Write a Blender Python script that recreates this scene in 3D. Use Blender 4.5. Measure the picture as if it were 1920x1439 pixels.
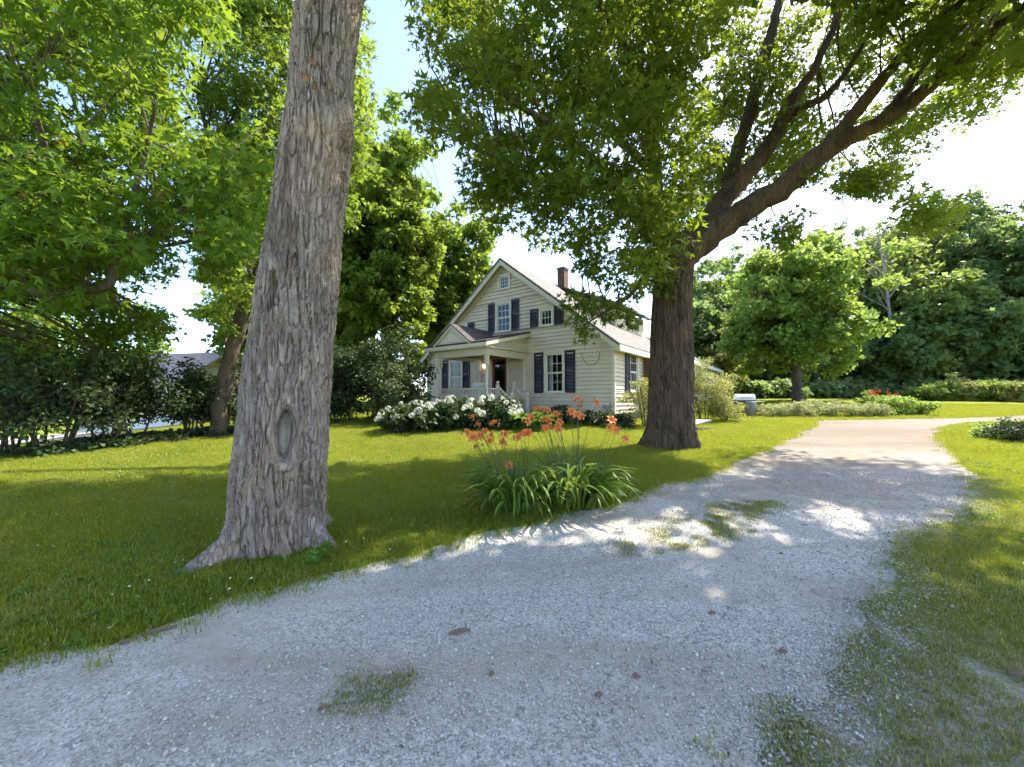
import bpy, math, random
import numpy as np
from mathutils import Vector, Matrix
R = math.radians
rng = np.random.default_rng(7)
random.seed(7)
scene = bpy.context.scene
for o in list(bpy.data.objects): bpy.data.objects.remove(o)
COL = scene.collection

# ------------------------------------------------------------------ camera, sky, sun, exposure
F = 720.0; CX = 960.0; CY = 719.5; CAMZ = 1.6; PITCH = math.atan((745.0 - CY) / F)
cam = bpy.data.cameras.new('camera'); camo = bpy.data.objects.new('camera', cam); COL.objects.link(camo)
cam.sensor_fit = 'HORIZONTAL'; cam.sensor_width = 36.0; cam.lens = 36.0 * F / 1920.0
cam.clip_start = 0.05; cam.clip_end = 2000
camo.location = (0, 0, CAMZ); camo.rotation_euler = (R(90) + PITCH, 0, 0)
scene.camera = camo

SUN_EL = R(51); SUN_AZ = math.atan2(0.84, 0.54)          # azimuth measured from +Y towards +X
world = bpy.data.worlds.new('World'); scene.world = world; world.use_nodes = True
wn = world.node_tree; wn.nodes.clear()
sky = wn.nodes.new('ShaderNodeTexSky'); sky.sky_type = 'NISHITA'; sky.sun_disc = False
sky.sun_elevation = SUN_EL; sky.sun_rotation = SUN_AZ; sky.altitude = 100; sky.air_density = 0.75; sky.dust_density = 1.1; sky.ozone_density = 0.6
bg = wn.nodes.new('ShaderNodeBackground'); bg.inputs[1].default_value = 0.10
wo = wn.nodes.new('ShaderNodeOutputWorld')
wn.links.new(sky.outputs[0], bg.inputs[0]); wn.links.new(bg.outputs[0], wo.inputs[0])
sl = bpy.data.lights.new('sun', 'SUN'); sl.energy = 2.35; sl.angle = R(0.55); sl.color = (1.0, 0.93, 0.80)
so = bpy.data.objects.new('sun', sl); COL.objects.link(so)
sd = Vector((math.sin(SUN_AZ) * math.cos(SUN_EL), math.cos(SUN_AZ) * math.cos(SUN_EL), math.sin(SUN_EL)))
so.rotation_euler = sd.to_track_quat('Z', 'Y').to_euler(); so.location = sd * 60
vs = scene.view_settings; vs.view_transform = 'Standard'; vs.look = 'None'; vs.gamma = 1.0; vs.use_curve_mapping = False
vs.exposure = 2.62
cy = scene.cycles
cy.use_denoising = True; cy.max_bounces = 6; cy.diffuse_bounces = 3; cy.transmission_bounces = 4; cy.transparent_max_bounces = 6; cy.glossy_bounces = 2
cy.use_adaptive_sampling = True; cy.adaptive_threshold = 0.03
cy.sample_clamp_indirect = 6.0; cy.caustics_reflective = False; cy.caustics_refractive = False

# ------------------------------------------------------------------ geometry helpers
def ground(x, y):
    x = np.asarray(x, float); y = np.asarray(y, float)
    gy = 0.045 * np.clip(y, -60, 34) + 0.012 * np.clip(y - 34, 0, None)
    return gy - 0.12 * np.clip(-11 - x, 0, 26)
def ray(px, py):
    dx = (px - CX) / F; dz = (CY - py) / F
    c, s = math.cos(PITCH), math.sin(PITCH)
    return np.array([dx, c - dz * s, s + dz * c])           # camera looks along +Y, pitched up
def at(px, py, Y):
    d = ray(px, py); return np.array([d[0] / d[1] * Y, Y, CAMZ + d[2] / d[1] * Y])
def gp(px, py):
    d = ray(px, py); t = 1.0; lo, hi = 0.1, 200.0
    f = lambda t: CAMZ + d[2] * t - float(ground(d[0] * t, d[1] * t))
    for _ in range(60):
        m = (lo + hi) / 2
        if f(m) > 0: lo = m
        else: hi = m
    return np.array([d[0] * lo, d[1] * lo, CAMZ + d[2] * lo])
def project(P):
    P = np.asarray(P, float); x, y, z = P[..., 0], P[..., 1], P[..., 2] - CAMZ
    c, s = math.cos(PITCH), math.sin(PITCH)
    yy = y * c + z * s; zz = -y * s + z * c
    yy = np.where(yy < 0.05, 0.05, yy)
    return CX + F * x / yy, CY - F * zz / yy
def inpoly(px, py, poly):
    px = np.asarray(px); py = np.asarray(py); r = np.zeros(px.shape, bool); n = len(poly)
    for i in range(n):
        x1, y1 = poly[i][:2]; x2, y2 = poly[(i + 1) % n][:2]
        c = ((y1 > py) != (y2 > py)) & (px < (x2 - x1) * (py - y1) / (y2 - y1 + 1e-12) + x1)
        r ^= c
    return r
def hash3(ix, iy, iz):
    h = (ix * 374761393 + iy * 668265263 + iz * 2147483647 + 974711) & 0xffffffff
    h = ((h ^ (h >> 13)) * 1274126177) & 0xffffffff
    h = ((h ^ (h >> 16)) * 2246822519) & 0xffffffff
    return ((h ^ (h >> 15)) & 0xffff) / 65535.0
def noise3(x, y, z):
    x, y, z = np.broadcast_arrays(x, y, z)
    ix, iy, iz = (np.floor(v).astype(np.int64) for v in (x, y, z))
    fx, fy, fz = x - ix, y - iy, z - iz
    fx, fy, fz = (v * v * (3 - 2 * v) for v in (fx, fy, fz))
    def L(a, b, t): return a + (b - a) * t
    c = [[[hash3(ix + i, iy + j, iz + k) for k in (0, 1)] for j in (0, 1)] for i in (0, 1)]
    a = L(L(c[0][0][0], c[1][0][0], fx), L(c[0][1][0], c[1][1][0], fx), fy)
    b = L(L(c[0][0][1], c[1][0][1], fx), L(c[0][1][1], c[1][1][1], fx), fy)
    return L(a, b, fz)
def sstep(a, b, x):
    t = np.clip((x - a) / (b - a), 0, 1); return t * t * (3 - 2 * t)

def mesh_np(name, verts, faces, smooth=False):
    """verts (N,3); faces: array (M,k) or list of tuples"""
    me = bpy.data.meshes.new(name)
    verts = np.asarray(verts, np.float32)
    if isinstance(faces, np.ndarray):
        M, k = faces.shape
        me.vertices.add(len(verts)); me.vertices.foreach_set('co', verts.ravel())
        me.loops.add(M * k); me.loops.foreach_set('vertex_index', faces.astype(np.int32).ravel())
        me.polygons.add(M); me.polygons.foreach_set('loop_start', np.arange(0, M * k, k, dtype=np.int32))
        me.polygons.foreach_set('loop_total', np.full(M, k, np.int32))
        if smooth: me.polygons.foreach_set('use_smooth', np.ones(M, bool))
        me.update(calc_edges=True)
    else:
        me.from_pydata([tuple(v) for v in verts], [], [tuple(f) for f in faces])
        if smooth:
            me.polygons.foreach_set('use_smooth', np.ones(len(me.polygons), bool))
        me.update()
    return me
def tag(o, label=None, cat=None, group=None, kind=None):
    if label: o['label'] = label
    if cat: o['category'] = cat
    if group: o['group'] = group
    if kind: o['kind'] = kind
    return o
def link(name, me, mat=None, parent=None, loc=None, rot=None, **kw):
    o = bpy.data.objects.new(name, me); COL.objects.link(o)
    if mat is not None and len(me.materials) == 0: me.materials.append(mat)
    if parent is not None: o.parent = parent
    if loc is not None: o.location = tuple(float(v) for v in loc)
    if rot is not None: o.rotation_euler = rot
    return tag(o, **kw)
def empty(name, loc, rz=0, **kw):
    o = bpy.data.objects.new(name, None); COL.objects.link(o)
    o.location = tuple(float(v) for v in loc); o.rotation_euler = (0, 0, rz); o.empty_display_size = 0.2
    return tag(o, **kw)

class MB:
    def __init__(s): s.v = []; s.f = []
    def add(s, v, f):
        n = len(s.v); s.v.extend([tuple(map(float, p)) for p in v]); s.f.extend([tuple(i + n for i in q) for q in f]); return s
    def box(s, x0, x1, y0, y1, z0, z1):
        v = [(x0,y0,z0),(x1,y0,z0),(x1,y1,z0),(x0,y1,z0),(x0,y0,z1),(x1,y0,z1),(x1,y1,z1),(x0,y1,z1)]
        return s.add(v, [(0,3,2,1),(4,5,6,7),(0,1,5,4),(1,2,6,5),(2,3,7,6),(3,0,4,7)])
    def hexa(s, b, t):       # bottom quad, top quad (same winding, ccw from above)
        return s.add(list(b) + list(t), [(0,3,2,1),(4,5,6,7),(0,1,5,4),(1,2,6,5),(2,3,7,6),(3,0,4,7)])
    def prism(s, poly, y0, y1):   # polygon in (x,z), extruded in y
        n = len(poly)
        v = [(x, y0, z) for x, z in poly] + [(x, y1, z) for x, z in poly]
        f = [tuple(range(n)), tuple(range(2*n-1, n-1, -1))] + [(i, i+n, (i+1)%n+n, (i+1)%n) for i in range(n)]
        return s.add(v, f)
    def bar(s, a, b, w, h):       # rectangular bar from a to b
        a = Vector(a); b = Vector(b); d = (b - a).normalized()
        up = Vector((0,0,1)) if abs(d.z) < 0.95 else Vector((0,1,0))
        sx = d.cross(up).normalized() * w / 2; sz = sx.cross(d).normalized() * h / 2
        c = [(-1,-1),(1,-1),(1,1),(-1,1)]
        v = [a + sx*i + sz*j for i, j in c] + [b + sx*i + sz*j for i, j in c]
        return s.add(v, [(0,1,2,3),(7,6,5,4),(0,4,5,1),(1,5,6,2),(2,6,7,3),(3,7,4,0)])
    def tube(s, pts, rad, n=8, cap=True):
        v, f = tube(pts, rad, n, cap); return s.add(v, f)
    def lathe(s, prof, cx=0, cy=0, n=14):    # prof: (r,z)
        v = []; f = []
        for r, z in prof:
            for k in range(n):
                a = 2*math.pi*k/n; v.append((cx + r*math.cos(a), cy + r*math.sin(a), z))
        for i in range(len(prof)-1):
            for k in range(n): f.append((i*n+k, i*n+(k+1)%n, (i+1)*n+(k+1)%n, (i+1)*n+k))
        f.append(tuple(range(n-1, -1, -1))); f.append(tuple(range((len(prof)-1)*n, len(prof)*n)))
        return s.add(v, f)
    def mesh(s, name, smooth=False):
        return mesh_np(name, np.array(s.v), s.f, smooth)
    def build(s, name, mat, parent=None, smooth=False, **kw):
        return link(name, s.mesh(name, smooth), mat, parent, **kw)

def tube(pts, rad, n=8, cap=True):
    P = np.asarray(pts, float); rad = np.broadcast_to(np.asarray(rad, float), (len(P),))
    T = np.gradient(P, axis=0); T /= np.linalg.norm(T, axis=1)[:, None] + 1e-9
    ref = np.array([0.31, 0.95, 0.05]) if abs(T[:, 2]).mean() > 0.5 else np.array([0.05, 0.1, 1.0])
    A = np.cross(T, ref); A /= np.linalg.norm(A, axis=1)[:, None] + 1e-9
    B = np.cross(T, A)
    th = np.arange(n) * 2 * math.pi / n
    V = P[:, None, :] + rad[:, None, None] * (np.cos(th)[None, :, None] * A[:, None, :] + np.sin(th)[None, :, None] * B[:, None, :])
    m = len(P); k = np.arange(n)
    f = []
    for i in range(m - 1):
        f.extend(zip(i*n+k, i*n+(k+1) % n, (i+1)*n+(k+1) % n, (i+1)*n+k))
    f = [tuple(int(a) for a in q) for q in f]
    if cap: f += [tuple(range(n-1, -1, -1)), tuple(range((m-1)*n, m*n))]
    return V.reshape(-1, 3), f
def spline(pts, n):
    """Catmull-Rom resample of points (k,d) -> n points"""
    P = np.asarray(pts, float); k = len(P)
    if k == 2: return P[0] + (P[1]-P[0]) * np.linspace(0, 1, n)[:, None]
    Q = np.vstack([2*P[0]-P[1], P, 2*P[-1]-P[-2]])
    t = np.linspace(0, k-1-1e-9, n); i = t.astype(int); u = (t - i)[:, None]
    p0, p1, p2, p3 = Q[i], Q[i+1], Q[i+2], Q[i+3]
    return 0.5*((2*p1) + (-p0+p2)*u + (2*p0-5*p1+4*p2-p3)*u**2 + (-p0+3*p1-3*p2+p3)*u**3)

# ------------------------------------------------------------------ materials
MATS = {}
def nodes(name):
    m = bpy.data.materials.new(name); m.use_nodes = True; nt = m.node_tree
    b = nt.nodes['Principled BSDF']; MATS[name] = m
    return m, nt, b
def N(nt, t, **kw):
    n = nt.nodes.new(t)
    for k, v in kw.items():
        if k == 'inp':
            for i, w in v.items(): n.inputs[i].default_value = w
        else: setattr(n, k, v)
    return n
def ramp(nt, stops, fac=None):
    r = N(nt, 'ShaderNodeValToRGB'); e = r.color_ramp.elements
    while len(e) < len(stops): e.new(0.5)
    for x, (p, c) in zip(e, stops): x.position = p; x.color = (*c, 1) if len(c) == 3 else c
    if fac is not None: nt.links.new(fac, r.inputs[0])
    return r
def mapped(nt, scale=(1,1,1), coord='Object'):
    tc = N(nt, 'ShaderNodeTexCoord'); mp = N(nt, 'ShaderNodeMapping'); mp.inputs['Scale'].default_value = scale
    nt.links.new(tc.outputs[coord], mp.inputs[0]); return mp.outputs[0]
def geo_pos(nt): return N(nt, 'ShaderNodeNewGeometry').outputs['Position']
def noise(nt, vec, scale, detail=3, rough=0.6, dist=0.0):
    n = N(nt, 'ShaderNodeTexNoise', inp={'Scale': scale, 'Detail': detail, 'Roughness': rough, 'Distortion': dist})
    if vec is not None: nt.links.new(vec, n.inputs['Vector'])
    return n
def mixc(nt, a, b, fac, mode='MIX'):
    m = N(nt, 'ShaderNodeMix', data_type='RGBA', blend_type=mode)
    for sock, v in ((m.inputs[0], fac), (m.inputs[6], a), (m.inputs[7], b)):
        if hasattr(v, 'is_output'): nt.links.new(v, sock)
        else: sock.default_value = v if isinstance(v, (int, float)) else (*v, 1)
    return m.outputs[2]
def bump(nt, b, h, strength=0.5, dist=0.01):
    bp = N(nt, 'ShaderNodeBump', inp={'Strength': strength, 'Distance': dist}); nt.links.new(h, bp.inputs['Height'])
    nt.links.new(bp.outputs[0], b.inputs['Normal']); return bp

def m_paint(name, col, rough=0.55, var=0.12, scale=3.0, dirt=(0.35, 0.32, 0.27), dirt_amt=0.25):
    m, nt, b = nodes(name); v = mapped(nt)
    n1 = noise(nt, v, scale, 5, 0.65); n2 = noise(nt, v, scale * 14, 3, 0.6)
    r = ramp(nt, [(0.35, tuple(c*(1-var) for c in col)), (0.65, tuple(min(1, c*(1+var*0.6)) for c in col))], n1.outputs[0])
    d = ramp(nt, [(0.52, (0,0,0)), (0.75, (1,1,1))], n2.outputs[0])
    mm = N(nt, 'ShaderNodeMath', operation='MULTIPLY', inp={1: dirt_amt}); nt.links.new(d.outputs[0], mm.inputs[0])
    nt.links.new(mixc(nt, r.outputs[0], dirt, mm.outputs[0]), b.inputs['Base Color'])
    b.inputs['Roughness'].default_value = rough; bump(nt, b, n2.outputs[0], 0.15, 0.004)
    return m
def m_plain(name, col, rough=0.6, metal=0.0):
    m, nt, b = nodes(name); v = mapped(nt); n1 = noise(nt, v, 8, 4)
    r = ramp(nt, [(0.3, tuple(c*0.8 for c in col)), (0.7, tuple(min(1, c*1.12) for c in col))], n1.outputs[0])
    nt.links.new(r.outputs[0], b.inputs['Base Color']); b.inputs['Roughness'].default_value = rough; b.inputs['Metallic'].default_value = metal
    return m
def m_leaf(name, lo, hi, trans, tfac=0.45, rough=0.55, clump=0.6, spec=0.18, stray=None):
    m, nt, b = nodes(name); g = N(nt, 'ShaderNodeNewGeometry')
    n1 = noise(nt, g.outputs['Position'], clump, 2, 0.5)
    a = N(nt, 'ShaderNodeMath', operation='MULTIPLY_ADD', inp={1: 0.55, 2: 0.0}); nt.links.new(g.outputs['Random Per Island'], a.inputs[0])
    c = N(nt, 'ShaderNodeMath', operation='MULTIPLY_ADD', inp={1: 0.9}); nt.links.new(n1.outputs[0], c.inputs[0]); nt.links.new(a.outputs[0], c.inputs[2])
    st = [(0.25, lo), (0.95, hi)]
    r = ramp(nt, st, c.outputs[0]); col = r.outputs[0]
    if stray:
        t = N(nt, 'ShaderNodeMath', operation='GREATER_THAN', inp={1: 0.985}); nt.links.new(g.outputs['Random Per Island'], t.inputs[0])
        col = mixc(nt, col, stray, t.outputs[0])
    nt.links.new(col, b.inputs['Base Color'])
    b.inputs['Roughness'].default_value = rough; b.inputs['Specular IOR Level'].default_value = spec
    tr = N(nt, 'ShaderNodeBsdfTranslucent'); tc = mixc(nt, col, trans, 0.6); nt.links.new(tc, tr.inputs[0])
    mx = N(nt, 'ShaderNodeMixShader', inp={0: tfac}); out = nt.nodes['Material Output']
    nt.links.new(b.outputs[0], mx.inputs[1]); nt.links.new(tr.outputs[0], mx.inputs[2]); nt.links.new(mx.outputs[0], out.inputs[0])
    return m
def m_bark(name, a, c, sx=14, sz=3.0, bs=0.7, moss=None, plates=None):
    m, nt, b = nodes(name); v = mapped(nt, (sx, sx, sz)); p = mapped(nt)
    n1 = noise(nt, v, 1.0, 6, 0.7, 0.4); n2 = noise(nt, p, 1.3, 4, 0.6); n3 = noise(nt, p, 60, 4, 0.7)
    r = ramp(nt, [(0.28, a), (0.5, tuple((x+y)/2 for x, y in zip(a, c))), (0.75, c)], n1.outputs[0])
    col = r.outputs[0]
    warm = ramp(nt, [(0.4, (0,0,0)), (0.7, (1,1,1))], n2.outputs[0])
    f = N(nt, 'ShaderNodeMath', operation='MULTIPLY', inp={1: 0.4}); nt.links.new(warm.outputs[0], f.inputs[0])
    col = mixc(nt, col, moss or tuple(x*y for x, y in zip(c, (1.05, 0.92, 0.78))), f.outputs[0])
    n5 = noise(nt, mapped(nt, (2.6, 2.6, 1.1)), 1.0, 5, 0.65, 0.8); st5 = ramp(nt, [(0.36, (0.55, 0.52, 0.46)), (0.5, (1, 1, 1)), (0.66, (1.12, 1.02, 0.86))], n5.outputs[0])
    col = mixc(nt, col, st5.outputs[0], 0.85, 'MULTIPLY')
    col = mixc(nt, col, mixc(nt, (0.6, 0.6, 0.6), (1.15, 1.15, 1.15), n3.outputs[0]), 0.8, 'MULTIPLY')
    nt.links.new(col, b.inputs['Base Color']); b.inputs['Roughness'].default_value = 0.92; b.inputs['Specular IOR Level'].default_value = 0.15
    ad = N(nt, 'ShaderNodeMath', operation='MULTIPLY_ADD', inp={1: 0.35}); nt.links.new(n3.outputs[0], ad.inputs[0]); nt.links.new(n1.outputs[0], ad.inputs[2])
    bp = bump(nt, b, ad.outputs[0], bs, 0.012)
    if plates:
        vo = N(nt, 'ShaderNodeTexVoronoi', feature='DISTANCE_TO_EDGE', inp={'Scale': 1.0, 'Randomness': 1.0}); pv = mapped(nt, (plates[0], plates[0], plates[1]))
        nv = noise(nt, pv, 0.9, 3, 0.6); off = N(nt, 'ShaderNodeVectorMath', operation='MULTIPLY_ADD'); off.inputs[1].default_value = (1.2, 1.2, 1.2)
        nt.links.new(nv.outputs['Color'], off.inputs[0]); nt.links.new(pv, off.inputs[2]); nt.links.new(off.outputs[0], vo.inputs['Vector'])
        cr = ramp(nt, [(0.0, (0,0,0)), (0.16, (0.85,0.85,0.85)), (0.6, (1,1,1))], vo.outputs['Distance'])
        b2 = N(nt, 'ShaderNodeBump', inp={'Strength': plates[2], 'Distance': 0.022}); nt.links.new(cr.outputs[0], b2.inputs['Height']); nt.links.new(bp.outputs[0], b2.inputs['Normal']); nt.links.new(b2.outputs[0], b.inputs['Normal'])
    return m

SIDING = m_paint('siding_paint', (0.68, 0.59, 0.46), 0.6, 0.08, 1.2, (0.31, 0.26, 0.18), 0.22)
TRIM = m_paint('trim_paint', (0.72, 0.65, 0.53), 0.5, 0.06, 2.0, (0.4, 0.36, 0.28), 0.2)
WHITE = m_paint('white_paint', (0.78, 0.78, 0.75), 0.45, 0.05)
NAVY = m_paint('navy_paint', (0.008, 0.016, 0.048), 0.5, 0.2, 4, (0.03, 0.035, 0.05), 0.3)
REDDOOR = m_paint('red_door_paint', (0.16, 0.018, 0.014), 0.4, 0.15)
DARKIN = m_plain('dark_interior', (0.05, 0.045, 0.04), 0.9)
PORCHWOOD = m_plain('porch_boards', (0.22, 0.20, 0.18), 0.7)
CEILWOOD = m_plain('porch_ceiling_wood', (0.16, 0.09, 0.05), 0.6)
STONE = m_plain('foundation_stone', (0.20, 0.19, 0.17), 0.9)
METALDARK = m_plain('dark_metal', (0.05, 0.05, 0.05), 0.45, 0.6)
GREYWOOD = m_plain('weathered_wood', (0.24, 0.22, 0.20), 0.85)
def m_shingle(name, a, c, w=0.30, h=0.14, bs=0.5):
    m, nt, b = nodes(name); tc = N(nt, 'ShaderNodeTexCoord')
    br = N(nt, 'ShaderNodeTexBrick', inp={'Scale': 1.0, 'Mortar Size': 0.006, 'Brick Width': w, 'Row Height': h, 'Bias': 0.0, 'Color1': (*a, 1), 'Color2': (*c, 1), 'Mortar': (a[0]*.45, a[1]*.45, a[2]*.45, 1)})
    nt.links.new(tc.outputs['UV'], br.inputs['Vector'])
    n = noise(nt, tc.outputs['Object'], 1.1, 4, 0.6); n2 = noise(nt, tc.outputs['Object'], 70, 3)
    col = mixc(nt, br.outputs[0], mixc(nt, (0.7, 0.7, 0.7), (1.25, 1.22, 1.2), n.outputs[0]), 1.0, 'MULTIPLY')
    col = mixc(nt, col, mixc(nt, (0.7, 0.7, 0.7), (1.3, 1.3, 1.3), n2.outputs[0]), 0.7, 'MULTIPLY')
    nt.links.new(col, b.inputs['Base Color']); b.inputs['Roughness'].default_value = 0.9
    bump(nt, b, br.outputs['Fac'], -bs, 0.01)
    return m
SHINGLE = m_shingle('tan_shingles', (0.105, 0.098, 0.092), (0.165, 0.152, 0.140))
SHINGLE2 = m_shingle('dark_shingles', (0.045, 0.036, 0.034), (0.09, 0.07, 0.068))
SHINGLE3 = m_shingle('pinkish_shingles', (0.46, 0.35, 0.31), (0.54, 0.43, 0.38))
BRICK = m_shingle('red_brick', (0.13, 0.07, 0.055), (0.20, 0.115, 0.09), 0.21, 0.075, 0.6)
def m_glass():
    m, nt, b = nodes('window_glass'); out = nt.nodes['Material Output']; nt.nodes.remove(b)
    gl = N(nt, 'ShaderNodeBsdfGlossy', inp={'Roughness': 0.02, 'Color': (0.9, 0.95, 1, 1)}); tr = N(nt, 'ShaderNodeBsdfTransparent', inp={'Color': (0.75, 0.8, 0.85, 1)})
    fr = N(nt, 'ShaderNodeFresnel', inp={'IOR': 1.45}); mx = N(nt, 'ShaderNodeMixShader')
    n = noise(nt, mapped(nt), 2.2, 2); bp = N(nt, 'ShaderNodeBump', inp={'Strength': 0.08, 'Distance': 0.05})
    nt.links.new(n.outputs[0], bp.inputs['Height']); nt.links.new(bp.outputs[0], gl.inputs['Normal'])
    nt.links.new(fr.outputs[0], mx.inputs[0]); nt.links.new(tr.outputs[0], mx.inputs[1]); nt.links.new(gl.outputs[0], mx.inputs[2]); nt.links.new(mx.outputs[0], out.inputs[0])
    return m
GLASS = m_glass()
def m_lamp():
    m, nt, b = nodes('frosted_lamp_glass'); b.inputs['Base Color'].default_value = (0.85, 0.83, 0.78, 1); b.inputs['Roughness'].default_value = 0.25
    b.inputs['Emission Color'].default_value = (1, 0.85, 0.6, 1); b.inputs['Emission Strength'].default_value = 0.6
    return m
LAMPGLASS = m_lamp()

LEAF_B = m_leaf('maple_leaf', (0.038, 0.078, 0.010), (0.115, 0.165, 0.02), (0.40, 0.50, 0.035), 0.46)
LEAF_D = m_leaf('near_maple_leaf', (0.040, 0.098, 0.014), (0.115, 0.195, 0.024), (0.38, 0.53, 0.035), 0.46, clump=0.8, stray=(0.12, 0.03, 0.01))
LEAF_E = m_leaf('back_tree_leaf', (0.036, 0.088, 0.013), (0.135, 0.20, 0.028), (0.42, 0.55, 0.05), 0.45, clump=0.35)
LEAF_G = m_leaf('yellow_green_leaf', (0.085, 0.155, 0.028), (0.20, 0.285, 0.065), (0.52, 0.66, 0.11), 0.45, clump=0.4)
LEAF_F = m_leaf('forest_leaf', (0.038, 0.080, 0.030), (0.145, 0.205, 0.075), (0.36, 0.48, 0.13), 0.42, clump=0.22)
LEAF_F2 = m_leaf('forest_leaf_light', (0.052, 0.105, 0.030), (0.18, 0.24, 0.07), (0.46, 0.56, 0.11), 0.44, clump=0.25)
LEAF_S = m_leaf('shrub_leaf', (0.025, 0.050, 0.018), (0.085, 0.125, 0.050), (0.20, 0.28, 0.06), 0.32, rough=0.5, clump=1.2, spec=0.3)
LEAF_DK = m_leaf('dark_shrub_leaf', (0.014, 0.030, 0.012), (0.045, 0.075, 0.025), (0.10, 0.16, 0.03), 0.25, clump=1.0, spec=0.25)
LEAF_SP = m_leaf('spirea_leaf', (0.15, 0.18, 0.035), (0.36, 0.36, 0.12), (0.55, 0.55, 0.14), 0.38, clump=1.5)
LEAF_VAR = m_leaf('variegated_leaf', (0.16, 0.20, 0.05), (0.42, 0.43, 0.20), (0.50, 0.52, 0.16), 0.33, clump=3.0)
LEAF_LILY = m_leaf('daylily_leaf', (0.06, 0.12, 0.018), (0.15, 0.23, 0.04), (0.36, 0.46, 0.06), 0.35, clump=3.0, rough=0.4)
LEAF_HOSTA = m_leaf('hosta_leaf', (0.05, 0.12, 0.015), (0.12, 0.22, 0.03), (0.28, 0.4, 0.05), 0.3, clump=4.0, rough=0.4)
STEM_GREEN = m_plain('green_stem', (0.06, 0.085, 0.03), 0.6)
SPRUCE = m_leaf('spruce_needles', (0.012, 0.030, 0.018), (0.035, 0.060, 0.035), (0.05, 0.08, 0.04), 0.1, clump=0.6)
PETAL_W = m_leaf('white_petal', (0.72, 0.75, 0.58), (0.88, 0.88, 0.80), (0.85, 0.85, 0.7), 0.25, clump=6)
def m_petal_orange():
    m, nt, b = nodes('orange_petal'); tc = N(nt, 'ShaderNodeTexCoord')
    g = N(nt, 'ShaderNodeTexGradient', gradient_type='SPHERICAL'); mp = N(nt, 'ShaderNodeMapping'); mp.inputs['Scale'].default_value = (16, 16, 16)
    nt.links.new(tc.outputs['Object'], mp.inputs[0]); nt.links.new(mp.outputs[0], g.inputs[0])
    r = ramp(nt, [(0.0, (0.84, 0.25, 0.06)), (0.35, (0.80, 0.19, 0.035)), (0.55, (0.55, 0.07, 0.015)), (0.8, (0.80, 0.46, 0.04))], g.outputs[0])
    nt.links.new(r.outputs[0], b.inputs['Base Color']); b.inputs['Roughness'].default_value = 0.5
    tr = N(nt, 'ShaderNodeBsdfTranslucent'); nt.links.new(r.outputs[0], tr.inputs[0]); mx = N(nt, 'ShaderNodeMixShader', inp={0: 0.35})
    nt.links.new(b.outputs[0], mx.inputs[1]); nt.links.new(tr.outputs[0], mx.inputs[2]); nt.links.new(mx.outputs[0], nt.nodes['Material Output'].inputs[0])
    return m
PETAL_O = m_petal_orange()
PETAL_R = m_leaf('red_petal', (0.45, 0.06, 0.03), (0.65, 0.12, 0.06), (0.6, 0.1, 0.05), 0.3)
BARK_A = m_bark('grey_maple_bark', (0.19, 0.150, 0.120), (0.47, 0.392, 0.325), 22, 3.5, 0.9, plates=(19, 3.4, 0.9))
BARK_B = m_bark('brown_maple_bark', (0.075, 0.052, 0.037), (0.19, 0.138, 0.098), 14, 2.0, 0.9, plates=(17, 2.2, 0.9))
BARK_C = m_bark('plain_bark', (0.07, 0.055, 0.042), (0.17, 0.135, 0.105), 9, 2.0, 0.8)
BAREWOOD = m_bark('weathered_bare_wood', (0.16, 0.135, 0.11), (0.36, 0.32, 0.27), 40, 2.0, 0.5)
ORANGEWOOD = m_bark('fresh_orange_wood', (0.24, 0.12, 0.05), (0.42, 0.26, 0.13), 20, 6, 0.5)
DEADWOOD = m_plain('dead_grey_twig', (0.30, 0.27, 0.24), 0.9)

# grass / lawn / gravel
def m_lawn():
    m, nt, b = nodes('lawn_turf'); p = geo_pos(nt)
    n1 = noise(nt, p, 0.35, 4, 0.6); n2 = noise(nt, p, 9, 5, 0.7); n3 = noise(nt, p, 90, 3, 0.7)
    c = ramp(nt, [(0.3, (0.12, 0.175, 0.012)), (0.55, (0.19, 0.22, 0.016)), (0.75, (0.255, 0.255, 0.025))], n1.outputs[0])
    c2 = mixc(nt, c.outputs[0], mixc(nt, (0.55, 0.6, 0.5), (1.35, 1.3, 1.2), n2.outputs[0]), 1.0, 'MULTIPLY')
    c3 = mixc(nt, c2, mixc(nt, (0.55, 0.55, 0.5), (1.5, 1.45, 1.4), n3.outputs[0]), 0.9, 'MULTIPLY')
    # bare, gravelly soil on the worn near edge of the right-hand grass
    d = N(nt, 'ShaderNodeVectorMath', operation='DISTANCE'); d.inputs[1].default_value = (1.9, 1.7, 0.08); nt.links.new(p, d.inputs[0])
    dd = N(nt, 'ShaderNodeMath', operation='MULTIPLY_ADD', inp={1: 1.6}); nt.links.new(n2.outputs[0], dd.inputs[0]); nt.links.new(d.outputs['Value'], dd.inputs[2])
    f = ramp(nt, [(0.0, (1,1,1)), (0.55, (1,1,1)), (0.95, (0,0,0))])
    ds = N(nt, 'ShaderNodeMath', operation='MULTIPLY', inp={1: 0.4}); nt.links.new(dd.outputs[0], ds.inputs[0]); nt.links.new(ds.outputs[0], f.inputs[0])
    vs_ = N(nt, 'ShaderNodeTexVoronoi', inp={'Scale': 70.0}); nt.links.new(p, vs_.inputs['Vector']); sc_ = N(nt, 'ShaderNodeSeparateColor'); nt.links.new(vs_.outputs['Color'], sc_.inputs[0])
    soil = mixc(nt, (0.27, 0.24, 0.185), (0.47, 0.435, 0.37), sc_.outputs[0])
    nt.links.new(mixc(nt, c3, soil, f.outputs[0]), b.inputs['Base Color'])
    b.inputs['Roughness'].default_value = 0.9; b.inputs['Specular IOR Level'].default_value = 0.1
    bump(nt, b, n3.outputs[0], 0.8, 0.03); return m
LAWN = m_lawn()
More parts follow.
